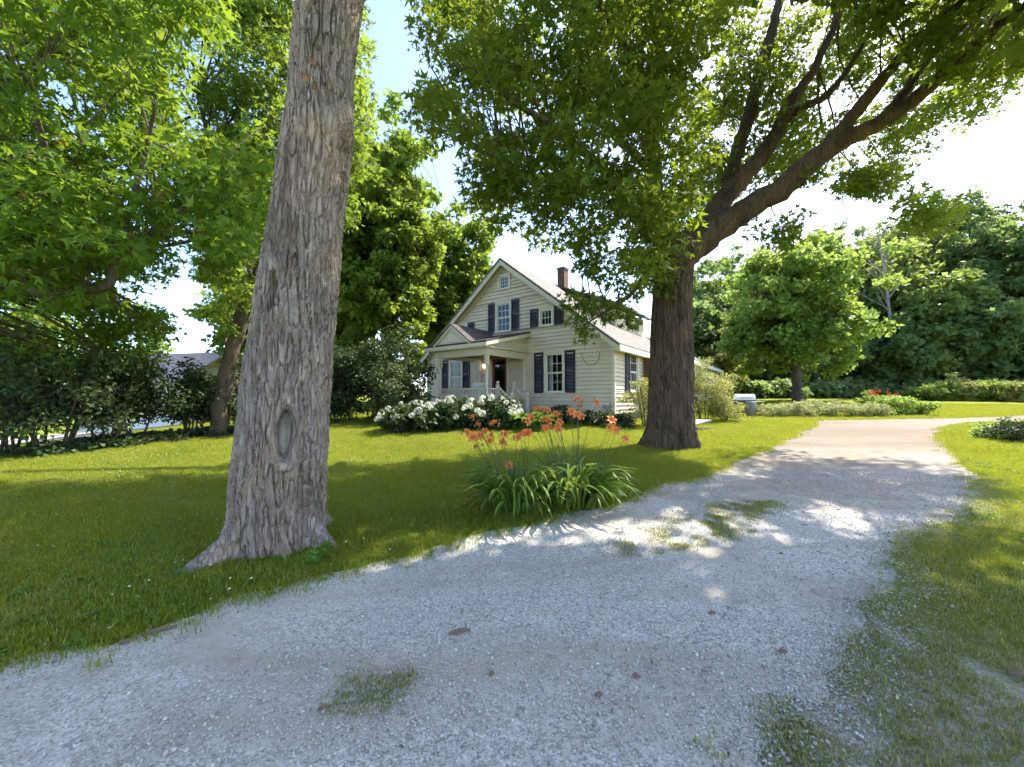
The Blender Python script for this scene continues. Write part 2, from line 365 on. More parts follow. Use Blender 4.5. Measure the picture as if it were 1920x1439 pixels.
def m_gravel():
    m, nt, b = nodes('gravel'); p = geo_pos(nt)
    vo = N(nt, 'ShaderNodeTexVoronoi', inp={'Scale': 95.0, 'Randomness': 1.0}); nt.links.new(p, vo.inputs['Vector'])
    vo2 = N(nt, 'ShaderNodeTexVoronoi', inp={'Scale': 42.0}); nt.links.new(p, vo2.inputs['Vector'])
    mpg = N(nt, 'ShaderNodeMapping'); mpg.inputs['Rotation'].default_value = (0, 0, R(-58)); mpg.inputs['Scale'].default_value = (0.32, 1.25, 1); nt.links.new(p, mpg.inputs[0]); n1 = noise(nt, mpg.outputs[0], 1.0, 6, 0.62, 0.5); n2 = noise(nt, p, 5.5, 4, 0.6); n4 = noise(nt, p, 2.3, 4, 0.6, 0.5)
    sep = N(nt, 'ShaderNodeSeparateColor'); nt.links.new(vo.outputs['Color'], sep.inputs[0])
    st = ramp(nt, [(0.0, (0.25, 0.23, 0.205)), (0.4, (0.43, 0.398, 0.352)), (0.85, (0.54, 0.505, 0.45)), (1.0, (0.66, 0.63, 0.58))], sep.outputs[0])
    fines = ramp(nt, [(0.3, (0.30, 0.255, 0.20)), (0.7, (0.42, 0.365, 0.295))], n2.outputs[0])
    f1 = ramp(nt, [(0.44, (0,0,0)), (0.60, (0.9,0.9,0.9))], n1.outputs[0])
    c = mixc(nt, st.outputs[0], fines.outputs[0], f1.outputs[0])
    pk = ramp(nt, [(0.58, (0,0,0)), (0.74, (0.4,0.4,0.4))], n4.outputs[0])
    c = mixc(nt, c, (0.46, 0.39, 0.37), pk.outputs[0])
    # reddish dirt on the far bend
    d = N(nt, 'ShaderNodeVectorMath', operation='DISTANCE'); rp = gp(1690, 815); d.inputs[1].default_value = tuple(rp); nt.links.new(p, d.inputs[0])
    dd = N(nt, 'ShaderNodeMath', operation='MULTIPLY_ADD', inp={1: 3.0}); nt.links.new(n4.outputs[0], dd.inputs[0]); nt.links.new(d.outputs['Value'], dd.inputs[2])
    rf = ramp(nt, [(0.0, (0.4,0.4,0.4)), (0.6, (0.22,0.22,0.22)), (1.0, (0,0,0))]); ds = N(nt, 'ShaderNodeMath', operation='MULTIPLY', inp={1: 0.2}); nt.links.new(dd.outputs[0], ds.inputs[0]); nt.links.new(ds.outputs[0], rf.inputs[0])
    c = mixc(nt, c, (0.30, 0.165, 0.11), rf.outputs[0])
    # far: dirtier tan gravel, colour darkened against sun; near: fresh limestone, paled against shade
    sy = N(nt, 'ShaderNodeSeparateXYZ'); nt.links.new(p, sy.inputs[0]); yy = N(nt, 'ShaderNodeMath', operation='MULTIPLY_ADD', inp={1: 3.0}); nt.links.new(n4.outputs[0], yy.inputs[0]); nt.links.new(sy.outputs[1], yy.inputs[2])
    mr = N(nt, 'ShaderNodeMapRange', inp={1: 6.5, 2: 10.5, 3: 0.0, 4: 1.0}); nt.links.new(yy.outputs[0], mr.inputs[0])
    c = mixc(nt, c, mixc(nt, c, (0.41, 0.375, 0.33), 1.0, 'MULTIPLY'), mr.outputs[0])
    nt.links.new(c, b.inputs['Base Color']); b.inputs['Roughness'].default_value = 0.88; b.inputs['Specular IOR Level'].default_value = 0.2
    ad = N(nt, 'ShaderNodeMath', operation='ADD'); nt.links.new(vo.outputs['Distance'], ad.inputs[0]); nt.links.new(vo2.outputs['Distance'], ad.inputs[1])
    bump(nt, b, ad.outputs[0], -0.55, 0.012); return m
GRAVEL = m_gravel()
def m_pebble():
    m, nt, b = nodes('pebble'); oi = N(nt, 'ShaderNodeObjectInfo')
    r = ramp(nt, [(0.0, (0.22, 0.20, 0.18)), (0.3, (0.40, 0.37, 0.33)), (0.75, (0.53, 0.495, 0.44)), (0.92, (0.44, 0.375, 0.305)), (1.0, (0.68, 0.65, 0.60))], oi.outputs['Random'])
    nt.links.new(r.outputs[0], b.inputs['Base Color']); b.inputs['Roughness'].default_value = 0.85; return m
PEBBLE = m_pebble()
def m_grass(name, lo, hi, dry, trans, thr=0.90):
    m, nt, b = nodes(name); oi = N(nt, 'ShaderNodeObjectInfo'); g = N(nt, 'ShaderNodeNewGeometry')
    n1 = noise(nt, oi.outputs['Location'], 0.5, 4, 0.65)
    a = N(nt, 'ShaderNodeMath', operation='MULTIPLY_ADD', inp={1: 0.35}); nt.links.new(g.outputs['Random Per Island'], a.inputs[0]); nt.links.new(n1.outputs[0], a.inputs[2])
    r = ramp(nt, [(0.45, lo), (0.85, hi)], a.outputs[0])
    t = N(nt, 'ShaderNodeMath', operation='GREATER_THAN', inp={1: thr}); nt.links.new(g.outputs['Random Per Island'], t.inputs[0])
    n2 = noise(nt, oi.outputs['Location'], 1.3, 4, 0.7); df = ramp(nt, [(0.55, (0,0,0)), (0.75, (0.55,0.55,0.55))], n2.outputs[0])
    col = mixc(nt, mixc(nt, r.outputs[0], dry, df.outputs[0]), dry, t.outputs[0])
    nt.links.new(col, b.inputs['Base Color']); b.inputs['Roughness'].default_value = 0.5; b.inputs['Specular IOR Level'].default_value = 0.3
    tr = N(nt, 'ShaderNodeBsdfTranslucent'); nt.links.new(mixc(nt, col, trans, 0.6), tr.inputs[0]); mx = N(nt, 'ShaderNodeMixShader', inp={0: 0.4})
    nt.links.new(b.outputs[0], mx.inputs[1]); nt.links.new(tr.outputs[0], mx.inputs[2]); nt.links.new(mx.outputs[0], nt.nodes['Material Output'].inputs[0])
    return m
GRASS = m_grass('grass_blades', (0.076, 0.160, 0.010), (0.215, 0.262, 0.020), (0.36, 0.32, 0.10), (0.54, 0.56, 0.02))
GRASS_DRY = m_grass('worn_grass_blades', (0.11, 0.16, 0.026), (0.21, 0.235, 0.06), (0.40, 0.35, 0.20), (0.45, 0.48, 0.07), 0.78)

# ------------------------------------------------------------------ setting: lawn, driveway, road
xs = np.array([-400, -120, -37, -24, -11, -4, 4, 12, 30, 90, 400.0]); ys = np.array([-60, -10, 0, 8, 16, 34, 60, 140, 400.0])
GX, GY = np.meshgrid(xs, ys); V = np.stack([GX, GY, ground(GX, GY)], -1).reshape(-1, 3)
nx = len(xs); q = [(j*nx+i, j*nx+i+1, (j+1)*nx+i+1, (j+1)*nx+i) for j in range(len(ys)-1) for i in range(nx-1)]
link('lawn', mesh_np('lawn', V, np.array(q)), LAWN, kind='structure', label='green mown lawn rising gently towards the house')

edgeL = [(-260, 1300), (0, 1236), (150, 1205), (330, 1165), (500, 1112), (620, 1078), (760, 1050), (870, 1008), (980, 987), (1060, 967), (1150, 952), (1190, 926), (1300, 896), (1400, 861), (1470, 826), (1520, 800), (1538, 789)]
edgeF = [(1620, 787), (1780, 785), (1920, 780), (2100, 776)]
edgeR = [(2100, 786), (1920, 791), (1810, 795), (1765, 806), (1785, 845), (1825, 895), (1835, 950), (1785, 985), (1725, 1006), (1700, 1052), (1655, 1110), (1610, 1190), (1540, 1262), (1460, 1335), (1420, 1439)]
def noisy_outline(pts, step, amp):
    out = []
    for a, b in zip(pts[:-1], pts[1:]):
        L = np.linalg.norm(b - a); n = max(1, int(L / step)); nrm = np.array([-(b-a)[1], (b-a)[0]]) / (L + 1e-9)
        for i in range(n):
            p = a + (b - a) * i / n
            w = (noise3(p[0]*1.7, p[1]*1.7, 3.1) - .5) * 2 + (noise3(p[0]*6, p[1]*6, 9.1) - .5) * 1.2 + (noise3(p[0]*17, p[1]*17, 5.1) - .5) * 0.5
            out.append(p + nrm * amp * float(w))
    out.append(pts[-1]); return out
LW = [gp(*p)[:2] for p in edgeL]; FW = [gp(*p)[:2] for p in edgeF]; RW = [gp(*p)[:2] for p in edgeR]
drive = [np.array([-9.5, 1.9]), np.array([-6.0, 2.1])] + noisy_outline(LW, 0.08, 0.10) + noisy_outline(FW, 0.3, 0.15) + noisy_outline(RW, 0.06, 0.10) + [np.array([0.75, 0.4]), np.array([0.0, -3.0]), np.array([-1.0, -8.0]), np.array([-9.5, -8.0])]
DP = np.array(drive)
dv = np.column_stack([DP, ground(DP[:, 0], DP[:, 1]) + 0.008])
from mathutils.geometry import delaunay_2d_cdt
cv, _, cf, _, _, _ = delaunay_2d_cdt([Vector(p) for p in DP], [], [list(range(len(DP)))], 1, 1e-5)
cv = np.array([[p.x, p.y] for p in cv])
dv = np.column_stack([cv, ground(cv[:, 0], cv[:, 1]) + 0.005])
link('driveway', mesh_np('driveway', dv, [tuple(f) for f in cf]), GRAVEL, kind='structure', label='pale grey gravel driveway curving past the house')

# neighbour's pale driveway beyond the left hedge
nb = [gp(-60, 842), gp(140, 823), gp(340, 807), gp(420, 803), gp(420, 797), gp(330, 799), gp(140, 812), gp(-60, 828)]
nbv = np.array([[p[0], p[1], float(ground(p[0], p[1])) + 0.02] for p in nb])
link('pavement', mesh_np('pavement', nbv, [(0,1,6,7), (1,2,5,6), (2,3,4,5)]), m_plain('pale_paving', (0.52, 0.44, 0.34), .9), kind='structure', label="strip of pale paving beyond the left hedge")

# ------------------------------------------------------------------ scatter helper (grass, gravel: uncountable stuff)
def scatter(name, pts, rot, scl, kinds, sources, label, cat=None):
    me = bpy.data.meshes.new(name); me.vertices.add(len(pts)); me.vertices.foreach_set('co', np.asarray(pts, np.float32).ravel())
    a = me.attributes.new('rot', 'FLOAT_VECTOR', 'POINT'); a.data.foreach_set('vector', np.asarray(rot, np.float32).ravel())
    a = me.attributes.new('scl', 'FLOAT', 'POINT'); a.data.foreach_set('value', np.asarray(scl, np.float32).ravel())
    a = me.attributes.new('var', 'INT', 'POINT'); a.data.foreach_set('value', np.asarray(kinds, np.int32).ravel())
    o = link(name, me, kind='stuff', label=label)
    ng = bpy.data.node_groups.new(name + '_scatter', 'GeometryNodeTree')
    ng.interface.new_socket('Geometry', in_out='INPUT', socket_type='NodeSocketGeometry'); ng.interface.new_socket('Geometry', in_out='OUTPUT', socket_type='NodeSocketGeometry')
    gi = ng.nodes.new('NodeGroupInput'); go = ng.nodes.new('NodeGroupOutput'); j = ng.nodes.new('GeometryNodeJoinGeometry')
    def attr(nm, ty):
        n = ng.nodes.new('GeometryNodeInputNamedAttribute'); n.data_type = ty; n.inputs[0].default_value = nm; return n.outputs[0]
    ar, asc, av = attr('rot', 'FLOAT_VECTOR'), attr('scl', 'FLOAT'), attr('var', 'INT')
    er = ng.nodes.new('FunctionNodeEulerToRotation'); ng.links.new(ar, er.inputs[0])
    for k, s in enumerate(sources):
        oi = ng.nodes.new('GeometryNodeObjectInfo'); oi.inputs['Object'].default_value = s
        ip = ng.nodes.new('GeometryNodeInstanceOnPoints'); cm = ng.nodes.new('FunctionNodeCompare'); cm.data_type = 'INT'; cm.operation = 'EQUAL'
        ng.links.new(av, cm.inputs['A'] if False else cm.inputs[2]); cm.inputs[3].default_value = k
        ng.links.new(gi.outputs[0], ip.inputs['Points']); ng.links.new(oi.outputs['Geometry'], ip.inputs['Instance'])
        ng.links.new(cm.outputs[0], ip.inputs['Selection']); ng.links.new(er.outputs[0], ip.inputs['Rotation']); ng.links.new(asc, ip.inputs['Scale'])
        ng.links.new(ip.outputs[0], j.inputs[0])
    ng.links.new(j.outputs[0], go.inputs[0])
    md = o.modifiers.new('scatter', 'NODES'); md.node_group = ng
    return o
def src(name, v, f, mat):
    me = mesh_np(name, v, f); me.materials.append(mat); return bpy.data.objects.new(name, me)
def grass_clump(seed, n, h, spread, w):
    r = random.Random(seed); v = []; f = []
    for i in range(n):
        a = r.uniform(0, 6.28); d = spread * math.sqrt(r.random()); x, y = d*math.cos(a), d*math.sin(a)
        b = r.uniform(0, 6.28); hh = h * r.uniform(0.5, 1.15); ln = hh * r.uniform(0.15, 0.8); ww = w * r.uniform(0.7, 1.2)
        px, py = -math.sin(b) * ww / 2, math.cos(b) * ww / 2; k = len(v)
        bx, by = math.cos(b) * ln, math.sin(b) * ln
        v += [(x-px, y-py, -0.004), (x+px, y+py, -0.004), (x+bx*.4+px*.8, y+by*.4+py*.8, hh*.62), (x+bx*.4-px*.8, y+by*.4-py*.8, hh*.62), (x+bx, y+by, hh)]
        f += [(k, k+1, k+2, k+3), (k+3, k+2, k+4)]
    return v, f
GS = [src('grass_source', *grass_clump(s, 18, 0.046, 0.080, 0.0050), GRASS) for s in range(5)]
GSD = [src('worn_grass_source', *grass_clump(s + 50, 9, 0.035, 0.07, 0.0055), GRASS_DRY) for s in range(4)]
def pebble_src(seed):
    r = random.Random(seed); t = (1 + 5 ** .5) / 2
    v = [(-1,t,0),(1,t,0),(-1,-t,0),(1,-t,0),(0,-1,t),(0,1,t),(0,-1,-t),(0,1,-t),(t,0,-1),(t,0,1),(-t,0,-1),(-t,0,1)]
    f = [(0,11,5),(0,5,1),(0,1,7),(0,7,10),(0,10,11),(1,5,9),(5,11,4),(11,10,2),(10,7,6),(7,1,8),(3,9,4),(3,4,2),(3,2,6),(3,6,8),(3,8,9),(4,9,5),(2,4,11),(6,2,10),(8,6,7),(9,8,1)]
    return src('pebble_source', [(x*.5*r.uniform(.6,1.1), y*.5*r.uniform(.5,1), z*.36*r.uniform(.6,1)) for x, y, z in v], f, PEBBLE)
PS = [pebble_src(s) for s in range(4)]

HX, HY = 3.66, 13.8; HRZ = math.atan2(-0.596, 0.803)
HUX = np.array([math.cos(HRZ), math.sin(HRZ)]); HUY = np.array([-math.sin(HRZ), math.cos(HRZ)])
def hw(x, y): p = np.array([HX, HY]) + x * HUX + y * HUY; return p
house_poly = [hw(0.2, -0.2), hw(0.2, 20), hw(-10, 20), hw(-10, -0.2), hw(-6.4, -0.2), hw(-6.4, -2.6), hw(-3.2, -2.6), hw(-3.2, -0.2)]
LILY = gp(1020, 962)
def grass_points(n, x0, x1, y0, y1, keep=1.0, seed=0, ex=None):
    r = np.random.default_rng(seed); x = r.uniform(x0, x1, n); y = r.uniform(y0, y1, n)
    ind = inpoly(x, y, drive)
    # ragged fringe: some blades just inside the drive edge
    j = r.normal(0, 0.10, (n, 2)); ind2 = inpoly(x + j[:, 0], y + j[:, 1], drive)
    ok = ~ind2 & ~inpoly(x, y, house_poly)
    ppx, ppy = project(np.stack([x, y, ground(x, y)], 1))
    ok &= (ppx > -260) & (ppx < 2200) & (ppy < 1600)
    return x[ok], y[ok]
sets = [(30000, -10, 0.9, 1.6, 4.2, 0.95), (60000, -14, 4, 4.2, 8.5, 1.05), (66000, -15, 18, 8.5, 14, 1.25), (62000, -14, 32, 14, 25, 1.6)]
X = []; Y = []; S = []
for i, (n, x0, x1, y0, y1, s) in enumerate(sets):
    x, y = grass_points(n, x0, x1, y0, y1, seed=10 + i); X.append(x); Y.append(y); S.append(s * rng.uniform(0.75, 1.3, len(x)))
x, y = grass_points(30000, 1.2, 12, 1.5, 8.5, seed=31); ok = noise3(x*1.4, y*1.4, 5.5) * 2.2 + (y - 3.4) > rng.uniform(0.6, 1.6, len(x)); x, y = x[ok], y[ok]; X.append(x); Y.append(y); S.append(0.85 * rng.uniform(0.7, 1.2, len(x)))
X = np.concatenate(X); Y = np.concatenate(Y); S = np.concatenate(S)
def put_grass(name, X, Y, S, srcs, label):
    n = len(X); rot = np.stack([rng.normal(0, .12, n), rng.normal(0, .12, n), rng.uniform(0, 6.28, n)], 1)
    return scatter(name, np.stack([X, Y, ground(X, Y) + 0.004], 1), rot, S, rng.integers(0, len(srcs), n), srcs, label)
put_grass('grass', X, Y, S, GS, 'short green grass of the lawn around house and trees')
# worn, sparse grass on the near right verge, the strip down the middle of the drive, tufts along the edge
x = rng.uniform(0.2, 7.0, 36000); y = rng.uniform(0.5, 4.6, 36000)
ind = inpoly(x + rng.normal(0, .05, len(x)), y + rng.normal(0, .05, len(x)), drive); nz = noise3(x*1.6, y*1.6, 2.2) * .6 + noise3(x*5, y*5, 7.2) * .4
ok = ~ind & (nz > 0.47 - 0.10 * np.clip(y + x * .5 - 2.0, 0, 2))
X, Y = x[ok], y[ok]
def pixpoly_pts(poly, n, thr, seed, fr=4.0):
    r = np.random.default_rng(seed); w = [gp(*p)[:2] for p in poly]; w = np.array(w)
    x = r.uniform(w[:, 0].min(), w[:, 0].max(), n); y = r.uniform(w[:, 1].min(), w[:, 1].max(), n)
    k = inpoly(x + r.normal(0, .10, n), y + r.normal(0, .10, n), w) & (noise3(x*fr, y*fr, seed + .5) * .6 + noise3(x*fr*3, y*fr*3, seed + .7) * .4 > thr); return x[k], y[k]
for poly, n, thr, sd_ in [([(1150, 1040), (1250, 985), (1370, 940), (1460, 940), (1440, 958), (1390, 1000), (1270, 1035), (1190, 1046)], 11000, 0.52, 3),
                     ([(590, 1345), (650, 1300), (760, 1255), (775, 1275), (700, 1335)], 520, 0.36, 4), ([(1440, 1439), (1420, 1370), (1520, 1310), (1600, 1340), (1600, 1439)], 420, 0.50, 5)]:
    a, b_ = pixpoly_pts(poly, n, thr, sd_); X = np.concatenate([X, a]); Y = np.concatenate([Y, b_])
put_grass('worn_grass', X, Y, rng.uniform(0.45, 0.95, len(X)), GSD, 'thin worn grass on the right verge and between the wheel tracks')
# broad-leaved weeds in the turf
def weed_src(seed):
    r = random.Random(seed); v = []; f = []
    for k in range(9):
        a = r.uniform(0, 6.28); L = r.uniform(.03, .065); w = L * .38; c, d = math.cos(a), math.sin(a); h = r.uniform(.012, .045); b = len(v)
        v += [(0, 0, .01), (c*L*.5 - d*w*.5, d*L*.5 + c*w*.5, h), (c*L, d*L, h*.8), (c*L*.5 + d*w*.5, d*L*.5 - c*w*.5, h)]; f.append((b, b+1, b+2, b+3))
    return src('weed_source', v, f, MATS['hosta_leaf'])
WS = [weed_src(s) for s in range(3)]
x, y = grass_points(5200, -10, 9, 1.4, 9.5, seed=88); k = noise3(x*.9, y*.9, 8.8) > .52; x, y = x[k], y[k]; n = len(x)
scatter('lawn_weeds', np.stack([x, y, ground(x, y) + .012], 1), np.stack([rng.normal(0, .1, n), rng.normal(0, .1, n), rng.uniform(0, 6.28, n)], 1), rng.uniform(.6, 1.2, n), rng.integers(0, 3, n), WS, 'small broad-leaved weeds scattered through the turf')
# clover heads and fallen bits on the grass and drive
def flake_src(nm, mat, seed):
    r = random.Random(seed); v = [(math.cos(a)*r.uniform(.5, 1), math.sin(a)*r.uniform(.25, .5), r.uniform(0, .25)) for a in np.linspace(0, 6.28, 7)[:-1]]; return src(nm, v, [(0,1,2,3), (0,3,4,5)], mat)
LIT = [flake_src('litter_source', m_plain('dry_leaf', (0.26, 0.19, 0.10), .8), 1), flake_src('litter_source', m_plain('dead_bark_bit', (0.13, 0.085, 0.055), .9), 2), flake_src('litter_source', m_plain('straw_bit', (0.42, 0.36, 0.22), .8), 3)]
x = rng.uniform(-8, 9, 3200); y = 1.2 + 9 * rng.random(3200) ** 1.3; keep = (rng.random(3200) < np.where(inpoly(x, y, drive), .22, .8)) | ((x > 1.2) & (y < 5)); x, y = x[keep], y[keep]; n = len(x)
scatter('fallen_litter', np.stack([x, y, ground(x, y) + np.where(inpoly(x, y, drive), .012, .035)], 1), np.stack([rng.normal(0, .4, n), rng.normal(0, .4, n), rng.uniform(0, 6.28, n)], 1), np.clip(rng.lognormal(math.log(.011), .45, n), .005, .035), rng.integers(0, 3, n), LIT, 'scattered dry leaves and bark bits on grass and gravel')
CLV = [src('clover_source', [(-.5,-.5,.3), (.5,-.5,.3), (.5,.5,.3), (-.5,.5,.3), (0,0,.9), (0,0,-.2)], [(0,1,4), (1,2,4), (2,3,4), (3,0,4), (1,0,5), (2,1,5), (3,2,5), (0,3,5)], m_plain('clover_white', (.7, .7, .64), .8))]
c0 = rng.uniform([-9, 3.2], [-1, 9], (26, 2)); k = rng.integers(0, 26, 150); x = c0[k, 0] + rng.normal(0, .35, 150); y = c0[k, 1] + rng.normal(0, .3, 150); ok = ~inpoly(x, y, drive); x, y = x[ok], y[ok]; n = len(x)
scatter('clover_flowers', np.stack([x, y, ground(x, y) + .06], 1), np.zeros((n, 3)), rng.uniform(.008, .014, n), np.zeros(n), CLV, 'tiny white clover heads dotted over the left lawn')
# loose stones of the drive
n = 260000; y = 0.9 + 6.0 * rng.random(n) ** 1.6; x = rng.uniform(-7, 7, n)
sg = np.where(x > 0.5, .16, .09); ok = inpoly(x + rng.normal(0, 1, n) * sg, y + rng.normal(0, 1, n) * sg, drive); x, y = x[ok], y[ok]
px_, py_ = project(np.stack([x, y, ground(x, y)], 1)); ok = (px_ > -150) & (px_ < 2070) & (py_ < 1530); x, y = x[ok], y[ok]
ur, vr = x * math.cos(R(58)) + y * math.sin(R(58)), -x * math.sin(R(58)) + y * math.cos(R(58)); ex_ = np.array(noisy_outline([q for q in RW if q[1] < 7.5], .02, .1)); ei = rng.integers(0, len(ex_), 26000); xe = ex_[ei, 0] + rng.normal(.04, .16, 26000); ye = ex_[ei, 1] + rng.normal(0, .16, 26000); kk = rng.random(26000) < .75; xe, ye = xe[kk], ye[kk]
cl = noise3(ur*.5, vr*1.9, 4.4); ok = cl + rng.normal(0, .12, len(x)) > 0.42; x, y = np.concatenate([x[ok], xe]), np.concatenate([y[ok], ye]); n = len(x)
sz = np.clip(rng.lognormal(math.log(0.0050), 0.40, n), 0.003, 0.014)
scatter('loose_gravel', np.stack([x, y, ground(x, y) + 0.008 + sz*.18], 1), np.stack([rng.normal(0, .4, n), rng.normal(0, .4, n), rng.uniform(0, 6.28, n)], 1), sz, rng.integers(0, 4, n), PS, 'loose grey crushed stone on the driveway')

# ------------------------------------------------------------------ trees
def leaf_template(kind):
    if kind == 'maple':      # three lobes, two kites at the base
        v = [(0,0,0), (0.16,0.36,0.02), (0,1.0,-0.10), (-0.16,0.36,0.02), (0.62,0.58,-0.08), (0.24,0.10,0.02), (-0.62,0.58,-0.08), (-0.24,0.10,0.02)]
        f = [(0,1,2,3), (0,5,4,1), (0,3,6,7)]
    elif kind == 'oval':
        v = [(0,0,0), (0.28,0.45,0.05), (0,1,-0.06), (-0.28,0.45,0.05)]; f = [(0,1,2,3)]
    elif kind == 'broad':
        v = [(0,-0.1,0), (0.46,0.35,0.06), (0,1,-0.10), (-0.46,0.35,0.06)]; f = [(0,1,2,3)]
    elif kind == 'spray':     # a small twig-end of three leaves
        v = []; f = []
        for a, s in ((0, 1.0), (1.25, .8), (-1.25, .8)):
            c, d = math.cos(a), math.sin(a); k = len(v)
            for (x, y, z) in [(0,0,0), (0.22,0.5,0.05), (0,1,-0.12), (-0.22,0.5,0.05)]: v.append((s*(x*c+y*d), s*(y*c-x*d), s*z))
            f.append((k, k+1, k+2, k+3))
    elif kind == 'needle':
        v = [(0,0,0), (0.10,0.5,0), (0,1,-0.1), (-0.10,0.5,0)]; f = [(0,1,2,3)]
    return np.array(v, float), np.array(f)
def leaves(clumps, per, size, kind, r, flat=0.65, up=0.6, out=0.4, rand=1.1, outer=0.5, droop=0.0):
    """clumps (n,4) -> leaf mesh arrays"""
    C = np.asarray(clumps, float); n = len(C)
    cnt = np.maximum(3, (per * (C[:, 3] / C[:, 3].mean()) ** 2).astype(int)); idx = np.repeat(np.arange(n), cnt); m = len(idx)
    d = r.normal(size=(m, 3)); d /= np.linalg.norm(d, axis=1)[:, None] + 1e-9
    rad = r.random(m) ** outer
    P = C[idx, :3] + d * rad[:, None] * C[idx, 3][:, None] * np.array([1, 1, flat])
    nr = d * out + r.normal(size=(m, 3)) * rand * 0.6; nr[:, 2] += up; nr /= np.linalg.norm(nr, axis=1)[:, None] + 1e-9
    t = r.normal(size=(m, 3)) + d * 0.8; t[:, 2] -= droop; t -= (t * nr).sum(1)[:, None] * nr; t /= np.linalg.norm(t, axis=1)[:, None] + 1e-9
    s = np.cross(t, nr); sc = size * r.uniform(0.6, 1.25, m)
    tv, tf = leaf_template(kind); k = len(tv)
    V = P[:, None, :] + sc[:, None, None] * (tv[None, :, 0, None] * s[:, None, :] + tv[None, :, 1, None] * t[:, None, :] + tv[None, :, 2, None] * nr[:, None, :])
    Fa = (np.arange(m) * k)[:, None, None] + tf[None]
    return V.reshape(-1, 3), Fa.reshape(-1, tf.shape[1])
def connect(skel, clumps, r, r0=0.03, r1=0.006, sides=4, frac=1.0, sag=0.1):
    """thin branches from a skeleton (points with radii) to each clump"""
    VV = []; FF = []; off = 0; S = np.asarray(skel)
    for c in clumps:
        if r.random() > frac: continue
        p = c[:3]; d = S[:, :3] - p; dist = np.sqrt((d[:, :2] ** 2).sum(1) * 1.0 + (np.maximum(d[:, 2], -d[:, 2] * 0.45)) ** 2)
        k = int(np.argmin(dist)); a = S[k, :3]; L = np.linalg.norm(p - a)
        if L > 1.3 and p[2] < a[2] - 0.45 * L: continue
        mid = (a + p) / 2 + r.normal(size=3) * L * 0.09; mid[2] += sag * L * 0.6
        e = p + (p - mid) * 0.25
        path = spline([a, mid, p, e], 7); ra = min(r0 + 0.007 * L, S[k, 3] * 0.7)
        v, f = tube(path, np.linspace(ra, r1, 7), sides, False)
        VV.append(v); FF.append(np.array(f) + off); off += len(v)
    if not VV: return np.zeros((0, 3)), np.zeros((0, 4), int)
    return np.vstack(VV), np.vstack(FF)
def skeleton(paths):
    out = []
    for P, rad in paths:
        Q = spline(np.column_stack([P, rad]), max(8, len(P) * 6)); out.append(Q)
    return np.vstack(out)
def tree(name, base, paths, clumps, leaf_mat, bark, label, cat='tree', group=None, per=120, size=0.16, kind='maple', seed=0, twig=(0.03, 0.006), frac=1.0, trunk_obj=None, sides=10, lk={}):
    """paths[0] is the trunk, the others its limbs; world coordinates"""
    r = np.random.default_rng(seed); base = np.asarray(base, float)
    e = empty(name, base, label=label, cat=cat, group=group)
    for i, (P, rad) in enumerate(paths):
        if i == 0 and trunk_obj is not None:
            trunk_obj.parent = e; trunk_obj.location = tuple(-base); continue
        Q = spline(np.column_stack([P, rad]), max(10, len(P) * 7))
        wob = r.normal(size=(len(Q), 3)) * Q[:, 3:4] * 0.10; wob[0] = 0; Q[:, :3] += wob
        v, f = tube(Q[:, :3] - base, Q[:, 3], sides if i == 0 else max(6, sides - 2)); link('trunk' if i == 0 else 'limb', mesh_np('trunk' if i == 0 else 'limb', v, f, True), bark, e)
    sk = skeleton(paths)
    v, f = connect(sk[len(sk)//(3*len(paths)):], clumps, r, twig[0], twig[1], frac=frac)
    if len(v): link('branches', mesh_np('branches', v - base, f, True), bark, e, kind='stuff')
    v, f = leaves(clumps, per, size, kind, r, **lk)
    link('crown', mesh_np('crown', v - base, f), leaf_mat, e)
    return e
def poly_clumps(poly, n, y0, y1, r0, r1, seed, excl=(), zmin=None, ybias=1.0):
    """clumps whose centres fall in an image outline, at given distances"""
    r = np.random.default_rng(seed); P = np.array(poly, float); out = []
    lo, hi = P.min(0), P.max(0); guard = 0
    while len(out) < n and guard < n * 60:
        guard += 1
        px, py = r.uniform(lo[0], hi[0]), r.uniform(lo[1], hi[1])
        if not inpoly(np.array([px]), np.array([py]), poly)[0]: continue
        if any(inpoly(np.array([px]), np.array([py]), q)[0] for q in excl): continue
        c = at(px, py, y0 + (y1 - y0) * r.random() ** ybias)
        if zmin is not None and c[2] < zmin: continue
        out.append([*c, r.uniform(r0, r1)])
    return np.array(out)
def ball_clumps(c, rad, n, r0, r1, seed, shell=0.5, lump=0.25):
    r = np.random.default_rng(seed); d = r.normal(size=(n, 3)); d /= np.linalg.norm(d, axis=1)[:, None]
    k = 1 + lump * (noise3(d[:, 0]*2.3 + seed, d[:, 1]*2.3, d[:, 2]*2.3) - .5) * 2
    P = np.asarray(c) + d * (r.random(n) ** shell * k)[:, None] * np.asarray(rad)
    return np.column_stack([P, r.uniform(r0, r1, n)])
def ivec(px, py, Y): return at(px, py, Y)

